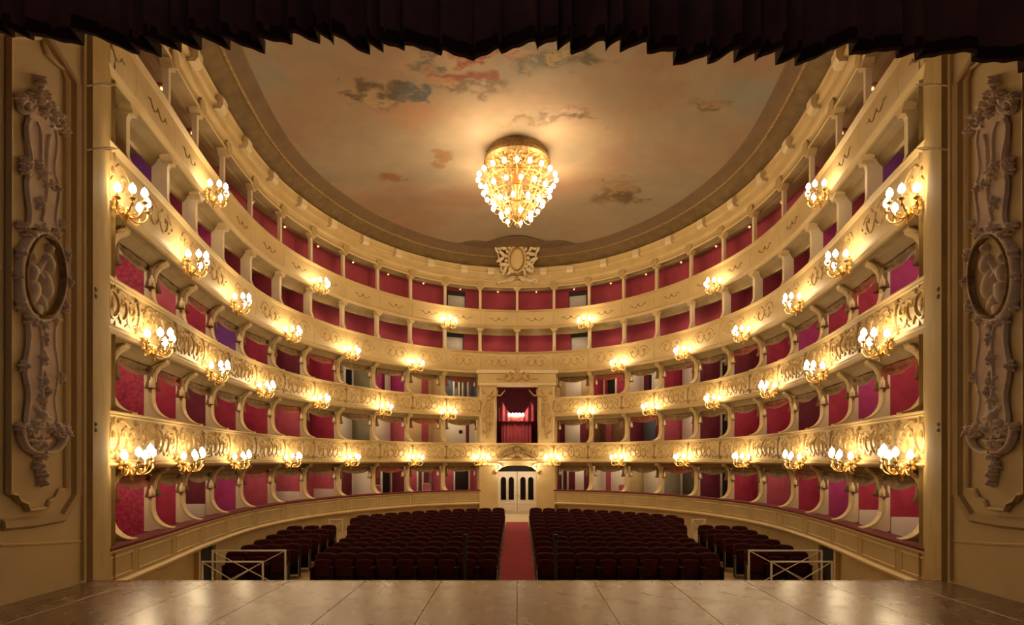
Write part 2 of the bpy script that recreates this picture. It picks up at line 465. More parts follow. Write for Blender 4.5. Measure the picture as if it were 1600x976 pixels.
def sweep(mb, prof, s0, s1, n):
    m = len(prof); vs = []; fs = []
    for i in range(n + 1):
        s = s0 + (s1 - s0) * i / n
        for (r, z) in prof:
            vs.append(PR(s, r, z))
    for i in range(n):
        for k in range(m - 1):
            fs.append((i * m + k, i * m + k + 1, (i + 1) * m + k + 1, (i + 1) * m + k))
    fs.append(tuple(range(m))); fs.append(tuple(n * m + k for k in range(m - 1, -1, -1)))
    mb.add(vs, fs)

def rel(h): return CAMZ + h
# parapet tops and bottoms (world z)
TOP = [rel(-1.57), rel(0.87), rel(3.23), rel(5.60), rel(7.77)]
BOT = [rel(-2.28), rel(-0.13), rel(2.27), rel(4.50), rel(6.83)]
CORN0, CORN1 = rel(8.93), rel(9.93)
def floor_z(y): return -1.95 + 0.052 * (y - 15.5)

# ------------------------------------------------------------------ setting: floors
mb = MB()
ys = np.linspace(7.3, 33, 14)
vs = []; fs = []
for i, y in enumerate(ys):
    for x in (-13, 13): vs.append((x, y, floor_z(y)))
for i in range(len(ys) - 1): fs.append((i * 2, i * 2 + 1, i * 2 + 3, i * 2 + 2))
mb.add(vs, fs)
obj('floor_stalls', mb, m='pitfloor', kind='structure', label='sloping wooden floor of the stalls')

stage = MB(); stage.box(-5.75, 5.75, 0.5, 7.46, -2.4, -0.045)
st = obj('floor_stage', stage, m='brownwood', kind='structure', label='wooden stage floor in the foreground')
bm_ = MB(); bm_.bbox(-0.4975, 0.4975, -1.2475, 1.2475, -0.04, 0.0, 0.004)
bmesh_ = bm_.mesh('stage_board', M['stage'])
for i in range(-6, 6):
    for j in range(3):
        yc = 6.25 - j * 2.5 + (0.0)
        o = obj('stage_board', bmesh_, parent=st, loc=(i * 1.0 + 0.5 - (0.04 if i % 2 else 0) * 0, yc, 0))
lip = MB(); lip.bbox(-5.75, 5.75, 7.46, 7.54, -0.25, 0.0, 0.012)
obj('stage_edge', lip, parent=st, m='stage')

# red carpet down the aisle, pale margins
def strip(name, x0, x1, y0, y1, dz, m, **k):
    mb = MB()
    a = []
    n = 8
    vs = []; fs = []
    for i in range(n + 1):
        y = y0 + (y1 - y0) * i / n; z = floor_z(y)
        vs += [(x0, y, z), (x0, y, z + dz), (x1, y, z + dz), (x1, y, z)]
    for i in range(n):
        for q in range(3):
            fs.append((i * 4 + q, i * 4 + q + 1, i * 4 + 5 + q, i * 4 + 4 + q))
    fs += [(0, 1, 2, 3), (n * 4 + 3, n * 4 + 2, n * 4 + 1, n * 4)]
    mb.add(vs, fs)
    return obj(name, mb, m=m, **k)
strip('floor_aisle', -0.62, 0.62, 9.0, 29.6, 0.008, 'marble', kind='structure', label='pale stone strip under the aisle carpet')
strip('aisle_carpet', -0.52, 0.52, 9.2, 26.8, 0.022, 'carpet', label='long crimson carpet runner down the central aisle', cat='carpet')

# ------------------------------------------------------------------ setting: ceiling
H_IN = rel(10.62)
def inner_edge(s):
    x, y, z = PR(s, -1.0, 0)
    return x, y
SS = np.linspace(0, S_MAX, 90)
IE = np.array([inner_edge(s) for s in SS]); IE[0, 0] = 0
order = np.argsort(IE[:, 1])
def xe_at(y): return float(np.interp(y, IE[order, 1], IE[order, 0]))
def dome(x, y):
    xe = max(xe_at(y), 0.3)
    q = min(1.0, (x / xe) ** 2)
    g = sin(pi / 2 * min(1, max(0, (28.5 - y) / 9.0)))
    return H_IN + 0.42 * (1 - q) * g
mb = MB(); NX = 28
vs = []; fs = []
for i, s in enumerate(SS):
    xx, yy = IE[i]
    xx = max(xx, 0.02)
    for k in range(NX + 1):
        x = -xx + 2 * xx * k / NX
        vs.append((x, yy, dome(x, yy)))
for i in range(len(SS) - 1):
    for k in range(NX):
        fs.append((i * (NX + 1) + k, i * (NX + 1) + k + 1, (i + 1) * (NX + 1) + k + 1, (i + 1) * (NX + 1) + k))
mb.add(vs, fs)
ceil = obj('ceiling', mb, m='painting', smooth=True, kind='structure', label='painted vault with clouds and drifting figures')

def band(name, prof, m, parent=None, smax=S_MAX, n=150, **k):
    b = MB(); sweep(b, prof, -smax, smax, n)
    return obj(name, b, m=m, parent=parent, **k)
cove = band('trim_1', [(0.02, CORN1 - 0.02), (-0.30, CORN1 + 0.16), (-0.62, CORN1 + 0.40), (-0.64, CORN1 + 0.46), (0.05, CORN1 + 0.46)], 'border', kind='structure', label='dark olive painted cove around the ceiling')
band('inner_border', [(-0.60, CORN1 + 0.385), (-0.66, CORN1 + 0.40), (-0.80, CORN1 + 0.53), (-0.98, CORN1 + 0.645), (-1.02, CORN1 + 0.70), (-0.6, CORN1 + 0.70)], 'border2', parent=cove)
b = MB()
sweep(b, [(-0.58, CORN1 + 0.36), (-0.62, CORN1 + 0.35), (-0.67, CORN1 + 0.39), (-0.64, CORN1 + 0.42)], -S_MAX, S_MAX, 150)
obj('border_fillet', b, parent=cove, m='gilt_dark')
# scalloped painted tongue above the cartouche
b = MB(); vs = []; fs = []
n = 48
for i in range(n + 1):
    x = -3.4 + 6.8 * i / n
    s = x * 1.005
    a = abs(x)
    hgt = 0.34 * max(0, 1 - (a / 3.4) ** 8) + 0.62 * max(0, 1 - (a / 1.9) ** 2) ** 1.1 + 0.10 * max(0, 1 - ((a - 2.5) / 0.8) ** 2)
    x0, y0, _ = PR(s, -0.97, 0); x1, y1, _ = PR(s, -1.0 - hgt * 1.5 - 0.02, 0)
    z0 = dome(x0, min(y0, 28.5)) - 0.02; z1 = dome(x1, y1) - 0.03 - hgt * 0.10
    vs += [(x0, y0, z0 - 0.02), (x1, y1, z1), (x1, y1, z1 + 0.06), (x0, y0, z0 + 0.05)]
for i in range(n):
    for q in range(3): fs.append((i * 4 + q, i * 4 + q + 1, i * 4 + 5 + q, i * 4 + 4 + q))
b.add(vs, fs)
obj('scalloped_border', b, parent=cove, m='border2')

# cornice under the vault
corn = band('trim_2', [(0.0, CORN0), (-0.02, CORN0 + 0.06), (0.02, CORN0 + 0.08), (0.02, CORN0 + 0.26), (-0.05, CORN0 + 0.31), (-0.07, CORN0 + 0.37), (0.0, CORN0 + 0.40),
                       (-0.02, CORN0 + 0.66), (-0.10, CORN0 + 0.70), (-0.12, CORN0 + 0.76), (-0.06, CORN0 + 0.80), (-0.10, CORN0 + 0.96), (-0.16, CORN1), (-0.10, CORN1 + 0.04), (0.5, CORN1 + 0.04), (0.5, CORN0)],
            'cream', kind='structure', label='moulded cream cornice ringing the hall below the vault')
bk = MB()
bk.prism([(-0.20, 0.02), (-0.27, 0.13), (-0.27, 0.34), (-0.20, 0.40), (0.0, 0.40), (0.0, 0.0)], 'x', -0.17, 0.17)
bk_me = bk.mesh('cornice_block', M['cream_light']); fix_normals(bk_me)
sf = MB()
sf.prism([(-0.12, -0.30), (-0.20, -0.12), (-0.12, 0.0), (0.12, 0.0), (0.20, -0.12), (0.12, -0.30), (0, -0.38)], 'y', -0.10, 0.0)
sf_me = sf.mesh('cornice_bracket', M['cream_dark']); fix_normals(sf_me)
sb = [0.5 * (SCOL[i] + SCOL[i + 1]) for i in range(0, 13)]
for sd in (-1, 1):
    for k in range(0, 13):
        s = sd * (SCOL[k] + SCOL[k + 1]) * .5 + (0 if k else sd * 0.45)
        obj('cornice_block', bk_me, parent=corn, loc=PR(s, 0, CORN0 + 0.58), rz=RZ(s))
        if k:
            s2 = sd * SCOL[k]
            obj('cornice_bracket', sf_me, parent=corn, loc=PR(s2, 0.05, CORN0 + 0.30), rz=RZ(s2))

# ------------------------------------------------------------------ setting: wall below the boxes
bw = MB()
sweep(bw, [(0.22, BOT[0] + 0.05), (0.22, -3.0), (0.5, -3.0), (0.5, BOT[0] + 0.05)], -S_MAX, -SCOL[1] * 0.99, 60)
sweep(bw, [(0.22, BOT[0] + 0.05), (0.22, -3.0), (0.5, -3.0), (0.5, BOT[0] + 0.05)], SCOL[1] * 0.99, S_MAX, 60)
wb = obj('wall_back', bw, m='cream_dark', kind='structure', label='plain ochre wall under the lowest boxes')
# outer shell behind everything
osh = MB(); sweep(osh, [(4.2, -3), (4.2, 14.5), (4.4, 14.5), (4.4, -3)], -S_MAX, S_MAX, 100)
obj('wall_outer', osh, m='wine', kind='structure', label='outer shell wall behind the boxes')

# ------------------------------------------------------------------ relief ornament on parapets
def spiral(cx, cy, r0, turns, a0, sg=1, n=14, r1=0.18):
    out = []
    for i in range(n + 1):
        t = i / n
        r = r0 * (1 - t * (1 - r1)); a = a0 + sg * turns * 2 * pi * t
        out.append((cx + r * cos(a), cy + r * sin(a)))
    return out
def bez(p0, p1, p2, p3, n=10):
    out = []
    for i in range(n + 1):
        t = i / n; q = 1 - t
        out.append(tuple(q ** 3 * a + 3 * q * q * t * b_ + 3 * q * t * t * c + t ** 3 * d for a, b_, c, d in zip(p0, p1, p2, p3)))
    return out

def face_r(t, bulge):
    return -bulge * sin(pi * min(1, max(0, t)))

def parapet_panel_prof(z0, z1, bulge):
    pr = []
    for i in range(9):
        t = i / 8
        pr.append((face_r(t, bulge), z0 + (z1 - z0) * t))
    pr.append((0.20, z1)); pr.append((0.20, z0))
    return pr

def ornament(mb, mp, w, h, rich):
    """rococo scrollwork in a field of width w, height h centred at u=0, v from 0..h"""
    c = h * 0.5
    hw = w / 2
    rd = 0.035
    if rich >= 2:
        # central cartouche
        ov = [(0.17 * cos(a), c + 0.24 * sin(a) * h / 0.7) for a in np.linspace(0, 2 * pi, 15)]
        mb.ridge(ov, 0.030, rd, mp)
        mb.boss(0, c, 0.10, 0.15, 0.03, mp)
        for a in (-50, -25, 0, 25, 50):
            r = radians(90 + a)
            mb.ridge([(0.02 * cos(r), h * .82), (0.13 * cos(r), h * .82 + 0.12 * sin(r))], [0.012, 0.030], 0.03, mp)
        for sg in (-1, 1):
            mb.ridge([(sg * u, v) for u, v in bez((0.17, h * .28), (0.35, h * .02), (0.50, h * .32), (0.44, h * .58), 9)] +
                     [(sg * u, v) for u, v in spiral(0.34, h * .60, 0.10, 1.1, 0.0, 1, 10)], [0.030] * 8 + [0.026] * 6 + [0.018] * 7, rd, mp)
            mb.ridge([(sg * u, v) for u, v in bez((0.20, h * .85), (0.32, h * 1.0), (0.5, h * .95), (0.62, h * .78), 8)], 0.022, rd * .8, mp)
            mb.ridge([(sg * u, v) for u, v in spiral(0.62, h * .55, 0.14, 1.2, pi / 2, -1, 13)], [0.026] * 6 + [0.02] * 8, rd, mp)
            mb.ridge([(sg * u, v) for u, v in bez((0.48, h * .3), (0.58, h * .08), (0.72, h * .10), (hw - .06, h * .22), 8)], 0.022, rd * .8, mp)
            for (u, v, a, l) in ((0.52, .12, .5, .07), (0.26, .90, 2.2, .06), (0.72, .34, 1.0, .07), (0.76, .72, -.7, .07), (0.30, .14, -.6, .06), (0.46, .78, .3, .055), (.80, .90, .4, .05), (0.22, .55, 1.5, .05)):
                mb.boss(sg * u, h * v, l, l * .45, 0.028, mp, rot=sg * a, n=6)
    elif rich == 1:
        for sg in (-1, 1):
            mb.ridge([(sg * u, v) for u, v in bez((0.02, h * .45), (0.15, h * .15), (0.40, h * .2), (0.42, h * .55), 8)] +
                     [(sg * u, v) for u, v in spiral(0.34, h * .56, 0.08, 1.0, 0.0, 1, 8)], 0.020, 0.025, mp)
            mb.ridge([(sg * u, v) for u, v in bez((0.10, h * .70), (0.25, h * .90), (0.45, h * .85), (0.60, h * .60), 8)], 0.016, 0.022, mp)
            for (u, v, a, l) in ((0.52, .35, .5, .06), (0.25, .80, 2.2, .05), (0.66, .5, 1.0, .05)):
                mb.boss(sg * u, h * v, l, l * .45, 0.024, mp, rot=sg * a, n=6)
        mb.boss(0, h * .55, .07, .10, .03, mp, n=8)
    else:
        for sg in (-1, 1):
            mb.ridge([(sg * u, v) for u, v in bez((0.03, h * .5), (0.12, h * .25), (0.28, h * .3), (0.36, h * .55), 7)], 0.014, 0.018, mp)
            mb.boss(sg * 0.42, h * .5, .06, .022, 0.016, mp, n=6)
        mb.boss(0, h * .5, .05, .06, .02, mp, n=6)

# ------------------------------------------------------------------ tiers
TNAME = ['ground', 'lower', 'middle', 'upper', 'topmost']
LINING = {
 (0, -1): ['', 'rose', 'rose', 'wine', 'white', 'rose', 'rose', 'rose', 'magenta', 'wine', 'crimson', 'crimson_damask', 'dusty'],
 (0, 1): ['', 'wine', 'white', 'cream', 'greygreen', 'wine', 'crimson', 'rose', 'crimson', 'magenta', 'crimson', 'crimson', 'crimson'],
 (1, -1): ['', 'white', 'cream', 'rose', 'greygreen', 'crimson', 'rose', 'crimson', 'crimson', 'wine', 'crimson', 'crimson_damask', 'crimson'],
 (1, 1): ['', 'wine', 'brownwood', 'wine', 'rose', 'wine', 'crimson', 'crimson', 'wine', 'crimson', 'magenta', 'crimson', 'crimson'],
 (2, -1): ['', 'bluegrey', 'cream', 'magenta', 'greygreen', 'crimson', 'wine', 'crimson', 'purple', 'crimson', 'rose', 'crimson_damask', 'wine'],
 (2, 1): ['', 'cream', 'crimson', 'white', 'crimson', 'wine', 'wine', 'crimson', 'magenta', 'crimson', 'crimson', 'magenta', 'purple'],
}
# features on the back wall of a box: (kind, centre offset along the wall, width)
BACK = {
 (0, -1, 1): [('dark', 0.0, 0.75)], (0, -1, 2): [('mirror', -0.2, 0.7), ('frame', 0.55, 0.4)], (0, -1, 3): [('frame', 0.1, 0.5)], (0, -1, 4): [('darkred', -0.2, 0.6)],
 (0, 1, 1): [('door', 0.65, 0.5), ('frame', -0.7, 0.2)], (0, 1, 2): [('pinkpanel', -0.55, 0.4)], (0, 1, 3): [('door', 0.1, 0.9)], (0, 1, 4): [('mirror', 0.2, 0.8)], (0, 1, 5): [('frame', 0.3, 0.5)],
 (1, -1, 1): [('round', -0.1, 0.2), ('darkred', 0.55, 0.18)], (1, -1, 2): [('pinkpanel', 0.6, 0.5)], (1, -1, 3): [('door', -0.2, 0.9)], (1, -1, 4): [('door', 0.1, 0.9)], (1, -1, 5): [('darkred', 0.0, 0.5)],
 (1, 1, 1): [('door', 0.0, 0.85)], (1, 1, 2): [('pinkpanel', -0.6, 0.4)], (1, 1, 3): [('bluedoor', 0.4, 0.7)], (1, 1, 4): [('door', 0.4, 0.6)], (1, 1, 5): [('frame', 0.0, 0.5)],
 (2, -1, 1): [('mirror', -0.35, 0.4), ('mirror', 0.15, 0.4), ('pinkpanel', 0.7, 0.3)], (2, -1, 2): [('pinkpanel', 0.6, 0.5)], (2, -1, 3): [('door', -0.1, 0.35), ('darkred', 0.4, 0.5)], (2, -1, 4): [('round', -0.4, 0.25), ('dark', 0.3, 0.4)],
 (2, -1, 6): [('frame', 0.0, 0.6)], (2, 1, 1): [('door', 0.1, 0.9)], (2, 1, 2): [('frame', 0.2, 0.6)], (2, 1, 3): [('window', 0.2, 0.5), ('darkred', -0.6, 0.3)], (2, 1, 4): [('door', 0.5, 0.6)], (2, 1, 5): [('frame', 0.2, 0.6)],
}
DEPTH = 1.8
swag_spots = []; lamp_spots = []

def build_tier(t):
    gal = t >= 3
    GD = {3: 1.15, 4: 0.78}.get(t, DEPTH)
    z0, z1 = BOT[t], TOP[t]
    zc = (BOT[t + 1] - 0.03) if t < 4 else CORN0 + 0.02
    names = ['cream ground tier of boxes with plain panelled front and red rail', 'first balcony tier with rich gilded scrollwork front, just above the ground boxes',
             'second balcony tier with gilded scroll front and boxes beside the royal box', 'third balcony tier, open gallery with lightly ornamented front, above royal box',
             'topmost open gallery tier with plain front and slim posts under the cornice']
    T = thing(['ground_box_tier', 'box_tier', 'box_tier', 'gallery_tier', 'gallery_tier'][t], names[t], 'balcony', group='balcony tiers of the horseshoe')
    smax = S_END + 1.5
    GDP = 1.9
    CD = [0, .20, .20, .20, .27][t]
    spans = [(-smax, smax)] if t in (1, 3, 4) else [(-smax, -SCOL[1]), (SCOL[1], smax)]
    bulge = [0.0, 0.06, 0.06, 0.05, 0.03][t]
    rail_h = 0.10
    # continuous mouldings
    for (a, b_) in spans:
        n = 150 if a * b_ < 0 else 75
        r_ = MB()
        if t == 0:
            sweep(r_, [(0.30, z1 - 0.05), (-0.05, z1 - 0.05), (-0.06, z1 + 0.0), (-0.03, z1 + 0.025), (0.30, z1 + 0.025)], a, b_, n)
            obj('velvet_rail', r_, parent=T, m='velvet')
            r2 = MB(); sweep(r2, [(0.15, z1 - 0.12), (0.0, z1 - 0.12), (-0.05, z1 - 0.08), (-0.055, z1 - 0.05), (0.15, z1 - 0.05)], a, b_, n)
            obj('rail_moulding', r2, parent=T, m='cream')
            r3 = MB(); sweep(r3, [(0.25, z0 - 0.04), (0.02, z0 - 0.04), (-0.05, z0 + 0.0), (-0.07, z0 + 0.05), (-0.03, z0 + 0.09), (0.0, z0 + 0.10), (0.25, z0 + 0.10)], a, b_, n)
            obj('base_moulding', r3, parent=T, m='cream')
        else:
            sweep(r_, [(0.30, z1 - rail_h), (0.0, z1 - rail_h), (-0.05, z1 - 0.07), (-0.03, z1 - 0.055), (-0.085, z1 - 0.03), (-0.085, z1 - 0.005), (-0.06, z1), (0.30, z1)], a, b_, n)
            obj('hand_rail', r_, parent=T, m='cream')
            r3 = MB(); sweep(r3, [(0.02, z0 - 0.03), (-0.03, z0 - 0.02), (-0.10, z0 + 0.03), (-0.11, z0 + 0.06), (-0.05, z0 + 0.085), (-0.07, z0 + 0.11), (-0.03, z0 + 0.135), (0.0, z0 + 0.14), (0.25, z0 + 0.14), (0.25, z0 - 0.03)], a, b_, n)
            obj('base_moulding', r3, parent=T, m='cream')
            # soffit under the tier: stepped cove running back to the columns
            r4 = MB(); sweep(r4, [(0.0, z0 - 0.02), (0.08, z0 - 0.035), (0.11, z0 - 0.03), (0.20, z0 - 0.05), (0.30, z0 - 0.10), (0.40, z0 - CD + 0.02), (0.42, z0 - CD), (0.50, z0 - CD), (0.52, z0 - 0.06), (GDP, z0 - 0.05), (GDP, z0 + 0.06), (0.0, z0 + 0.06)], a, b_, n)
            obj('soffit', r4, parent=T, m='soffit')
    # bay by bay front panels
    for sd in (-1, 1):
        for k in range(0, 13):
            if t in (0, 2) and k == 0: continue
            a, b_ = SCOL[k], SCOL[k + 1]
            if k == 12: b_ = smax
            sa, sb_ = (sd * a, sd * b_) if sd > 0 else (sd * b_, sd * a)
            g = 0.006
            pm = MB()
            zz0, zz1 = (z0 + 0.10, z1 - 0.12) if t == 0 else (z0 + 0.14, z1 - rail_h)
            sweep(pm, parapet_panel_prof(zz0, zz1, bulge), sa + g, sb_ - g, 6)
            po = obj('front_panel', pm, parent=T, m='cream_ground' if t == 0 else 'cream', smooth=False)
            mid = 0.5 * (sa + sb_) if k < 12 else sd * (SCOL[12] + 0.92)
            w = min(sb_ - sa, 1.85); h = zz1 - zz0
            def mp(u, v, o, mid=mid, zz0=zz0, h=h):
                return PR(mid + u, face_r(v / h, bulge) - o, zz0 + v)
            om = MB()
            if t == 0:
                # raised rectangular frame with notched corners
                x, y0_, y1_ = w / 2 - 0.12, 0.07, h - 0.06
                fr = [(-x, y0_), (-x * .5, y0_), (0, y0_), (x * .5, y0_), (x, y0_), (x, y1_), (x * .5, y1_), (0, y1_), (-x * .5, y1_), (-x, y1_), (-x, y0_), (-x * .8, y0_)]
                om.ridge(fr, 0.016, 0.02, mp)
                obj('panel_frame', om, parent=po, m='cream')
            else:
                ornament(om, mp, w, h, [0, 2, 2, 1, 0][t])
                obj('scroll_ornament', om, parent=po, m=['gilt', 'gilt', 'gilt', 'gilt', 'gilt_dark'][t])
                # corner scroll at the column line
                if t in (1, 2):
                    sc_ = sd * a
                    def mp2(u, v, o): return PR(sc_ + u, face_r(v / h, bulge) - o, zz0 + v)
                    om2 = MB()
                    om2.ridge(bez((0, 0.02), (-0.05, h * .3), (0.05, h * .6), (0, h * .97), 8), [0.05, 0.045, 0.035, 0.03, 0.03, 0.035, 0.045, 0.05, 0.05], 0.035, mp2)
                    for (u, v, l) in ((0.07, .15, .06), (-0.07, .15, .06), (0.06, .85, .055), (-0.06, .85, .055), (0, .5, .05)):
                        om2.boss(u, h * v, l, l * .6, 0.03, mp2, n=6)
                    obj('acanthus_drop', om2, parent=po, m='gilt_dark')
    # columns / dividers
    if not gal:
        prof = [(0.58, z1 - 0.02), (0.04, z1 - 0.0), (0.03, z1 + 0.05)]
        hgt = zc - z1
        for q in range(1, 8):
            u = q / 7 * pi / 2
            prof.append((0.03 + 0.42 * sin(u), z1 + 0.05 + 0.46 * (1 - cos(u))))
        prof.append((0.45, zc - 0.40))
        for q in range(1, 7):
            u = q / 6 * pi / 2
            prof.append((0.45 - 0.28 * (1 - cos(u)), zc - 0.40 + 0.32 * sin(u)))
        prof += [(0.15, zc), (0.58, zc)]
        fm = MB(); fm.prism(prof, 'x', -0.075, 0.075)
        f_me = fm.mesh('divider_front', M['cream_light']); fix_normals(f_me)
        em = MB()
        edge = prof[1:-1]
        vs = []; fs = []
        for i, (r, z) in enumerate(edge):
            vs += [(-0.11, r - 0.035, z), (0.11, r - 0.035, z), (0.11, r + 0.03, z + 0.001), (-0.11, r + 0.03, z + 0.001)]
        for i in range(len(edge) - 1):
            for q in range(4):
                fs.append((i * 4 + q, i * 4 + (q + 1) % 4, i * 4 + 4 + (q + 1) % 4, i * 4 + 4 + q))
        em.add(vs, fs)
        e_me = em.mesh('edge_moulding', M['cream']); fix_normals(e_me)
        cm = MB()
        mpc = lambda u, v, o: (u, 0.10 + (0.30 if v < -0.25 else 0.30 * max(0, -v) / 0.25) * 0.9 - o, zc + v)
        cm.ridge([(0, -0.50), (0, -0.32), (0, -0.20), (0, -0.08)], [0.03, 0.07, 0.10, 0.13], 0.06, mpc)
        cm.boss(0.10, -0.10, 0.06, 0.06, 0.05, mpc, n=8); cm.boss(-0.10, -0.10, 0.06, 0.06, 0.05, mpc, n=8)
        c_me = cm.mesh('capital', M['cream_dark'])
        wm = {}
        for sd in (-1, 1):
            for k in range(1, 14):
                s = sd * SCOL[k]
                d = obj('box_divider', f_me, parent=T, loc=PR(s, 0, 0), rz=RZ(s))
                obj('edge_moulding', e_me, parent=d); obj('capital', c_me, parent=d)
                lin = LINING[(t, sd)][min(k, 12)]
                if lin not in wm:
                    w_ = MB(); w_.box(-0.05, 0.05, 0.58, DEPTH, z0 + 0.02, zc); wm[lin] = w_.mesh('divider_wall', M[lin])
                obj('divider_wall', wm[lin], parent=d)
                if (t, sd, k) in ((0, 1, 11), (0, 1, 12), (1, 1, 12), (0, 1, 10), (0, -1, 9), (0, -1, 5), (0, -1, 6)):
                    if 'wains' not in wm:
                        w_ = MB(); w_.bbox(-0.062, 0.062, 0.60, DEPTH - 0.03, z0 + 0.10, z1 + 0.30, 0.008); wm['wains'] = w_.mesh('wainscot', M['white'])
                    obj('wainscot', wm['wains'], parent=d)
    else:
        hgt = zc - z1
        cb = MB()
        if t == 3:
            pf = [(0.02, z1), (0.02, z1 + 0.06), (0.07, z1 + 0.14), (0.12, z1 + 0.28), (0.12, zc - 0.25), (0.05, zc - 0.08), (0.02, zc), (0.36, zc), (0.30, zc - 0.2), (0.28, zc - 0.3), (0.28, z1 + 0.28), (0.32, z1)]
            cb.prism(pf, 'x', -0.07, 0.07)
        else:
            pf = [(0.05, z1), (0.05, z1 + 0.08), (0.09, z1 + 0.10), (0.09, zc - 0.14), (0.03, zc - 0.06), (0.03, zc), (0.27, zc), (0.27, zc - 0.06), (0.21, zc - 0.14), (0.21, z1 + 0.10), (0.25, z1 + 0.08), (0.25, z1)]
            cb.prism(pf, 'x', -0.06, 0.06)
        c_me = cb.mesh('column', M['cream_light']); fix_normals(c_me)
        bkm = MB()
        bkm.prism([(-0.20, zc), (0.20, zc), (0.17, zc - 0.05), (0.10, zc - 0.10), (0.085, zc - 0.16), (-0.085, zc - 0.16), (-0.10, zc - 0.10), (-0.17, zc - 0.05)], 'y', 0.0, 0.24)
        b_me = bkm.mesh('capital', M['cream']); fix_normals(b_me)
        gw_me = {}
        for sd in (-1, 1):
            for k in range(0 if sd > 0 else 1, 14):
                s = sd * SCOL[k]
                d = obj('column', c_me, parent=T, loc=PR(s, 0, 0), rz=RZ(s))
                if t == 3 and k >= 6:
                    key = ('magenta', 'galwall', 'purple')[k % 3 if k > 8 else 1]
                    if key not in gw_me:
                        w_ = MB(); w_.box(-0.04, 0.04, 0.44, GD, z0 + 0.06, zc - 0.01); gw_me[key] = w_.mesh('partition', M[key])
                        w_ = MB(); w_.box(-0.05, 0.05, 0.27, 0.44, z0 + 0.06, zc - 0.01); gw_me['f'] = w_.mesh('partition_post', M['cream_light'])
                    obj('partition', gw_me[key], parent=d); obj('partition_post', gw_me['f'], parent=d)
                obj('capital', b_me, parent=d)
    # floors and back walls
    for (a, b_) in spans:
        n = 90 if a * b_ < 0 else 45
        fl = MB(); dd = GD
        sweep(fl, [(0.20, z0 + 0.07), (dd, z0 + 0.07), (dd, z0 + 0.10), (0.20, z0 + 0.10)], a, b_, n)
        obj('tier_floor', fl, parent=T, m='velvet')
    if gal:
        bwm = MB(); sweep(bwm, [(GD, z0 + 0.06), (GD, zc + 0.02), (GD + 0.15, zc + 0.02), (GD + 0.15, z0 + 0.06)], -smax, smax, 100)
        gw = obj('gallery_wall', bwm, parent=T, m='galwall')
        if t == 4:
            cl = MB(); sweep(cl, [(0.0, zc), (0.30, zc - 0.01), (0.32, zc - 0.06), (0.38, zc - 0.06), (0.40, zc - 0.01), (GD + .1, zc + 0.02), (GD + .1, zc + 0.1), (0.0, zc + 0.1)], -smax, smax, 100)
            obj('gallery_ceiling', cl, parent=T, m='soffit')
        # doorways in the gallery wall
        dm = MB(); dm.box(-0.50, 0.50, -0.06, 0.0, 0, 2.08 if t == 3 else 1.86)
        d2 = MB(); d2.box(-0.45, 0.45, -0.09, -0.06, 0.0, 1.84 if t == 3 else 1.60)
        d_me = dm.mesh('doorway', M['dark']); d2_me = d2.mesh('door_leaf', M['greywhite'])
        for sd in (-1, 1):
            for (kk, ) in ((1.62,),):
                s = sd * (SCOL[int(kk)] + (SCOL[int(kk) + 1] - SCOL[int(kk)]) * (kk % 1)) * 0.98
                dw = obj('doorway', d_me, parent=T, loc=PR(s, GD, z0 + 0.12), rz=RZ(s))
                obj('door_leaf', d2_me, parent=dw)
    else:
        for sd in (-1, 1):
            for k in range(1, 13):
                sa, sb_ = sd * SCOL[k], sd * SCOL[k + 1]
                lin = LINING[(t, sd)][k]
                bwm = MB(); sweep(bwm, [(DEPTH - 0.02, z0 + 0.06), (DEPTH - 0.02, zc + 0.02), (DEPTH + 0.10, zc + 0.02), (DEPTH + 0.10, z0 + 0.06)], sa, sb_, 4)
                bo = obj('box_back_wall', bwm, parent=T, m=lin)
                mid = 0.5 * (sa + sb_)
                x0, y0 = P(mid); rz = RZ(mid)
                feats = BACK.get((t, sd, k), [('frame', 0.1, 0.6)] if (k + t) % 3 == 0 else [])
                vx, vy = x0, y0; vl = sqrt(vx * vx + vy * vy); nx_, ny_ = Nrm(mid)
                cr_ = (vx * ny_ - vy * nx_) / vl; dt_ = (vx * nx_ + vy * ny_) / vl
                shift = DEPTH * cr_ / max(dt_, .3)
                for (kd, off, wd) in feats:
                    off = max(-1.0 + wd / 2, min(1.0 - wd / 2, off * .6 + shift * .8))
                    fm = MB(); zf = z0 + 0.10; hh = zc - zf
                    mm = 'white'; nm = 'door'
                    yb = DEPTH - 0.03
                    if kd == 'door':
                        fm.bbox(off - wd / 2, off + wd / 2, yb - 0.05, yb, zf, zf + hh * .92, 0.01)
                    elif kd == 'bluedoor':
                        fm.bbox(off - wd / 2, off + wd / 2, yb - 0.05, yb, zf, zf + hh * .92, 0.01); mm = 'bluegrey'
                    elif kd == 'pinkpanel':
                        fm.bbox(off - wd / 2, off + wd / 2, yb - 0.04, yb, zf, zf + hh * .97, 0.01); mm = 'rose'; nm = 'wall_panel'
                    elif kd == 'darkred':
                        fm.bbox(off - wd / 2, off + wd / 2, yb - 0.04, yb, zf, zf + hh * .95, 0.01); mm = 'wine'; nm = 'wall_panel'
                    elif kd == 'mirror':
                        fm.bbox(off - wd / 2, off + wd / 2, yb - 0.04, yb, zf + .55, zf + hh * .95, 0.01); mm = 'mirror'; nm = 'mirror'
                    elif kd == 'round':
                        pts = [(off + wd / 2 * cos(a), zf + hh * .68 + wd / 2 * sin(a)) for a in np.linspace(0, 2 * pi, 17)[:-1]]
                        fm.prism(pts, 'y', yb - 0.05, yb); mm = 'dark'; nm = 'round_opening'
                    else:   # framed dark doorway or picture
                        fm.bbox(off - wd / 2, off + wd / 2, yb - 0.03, yb, zf + (0 if kd == 'dark' else .55 if kd == 'window' else 0), zf + hh * .90, 0.005); mm = 'dark'; nm = 'doorway'
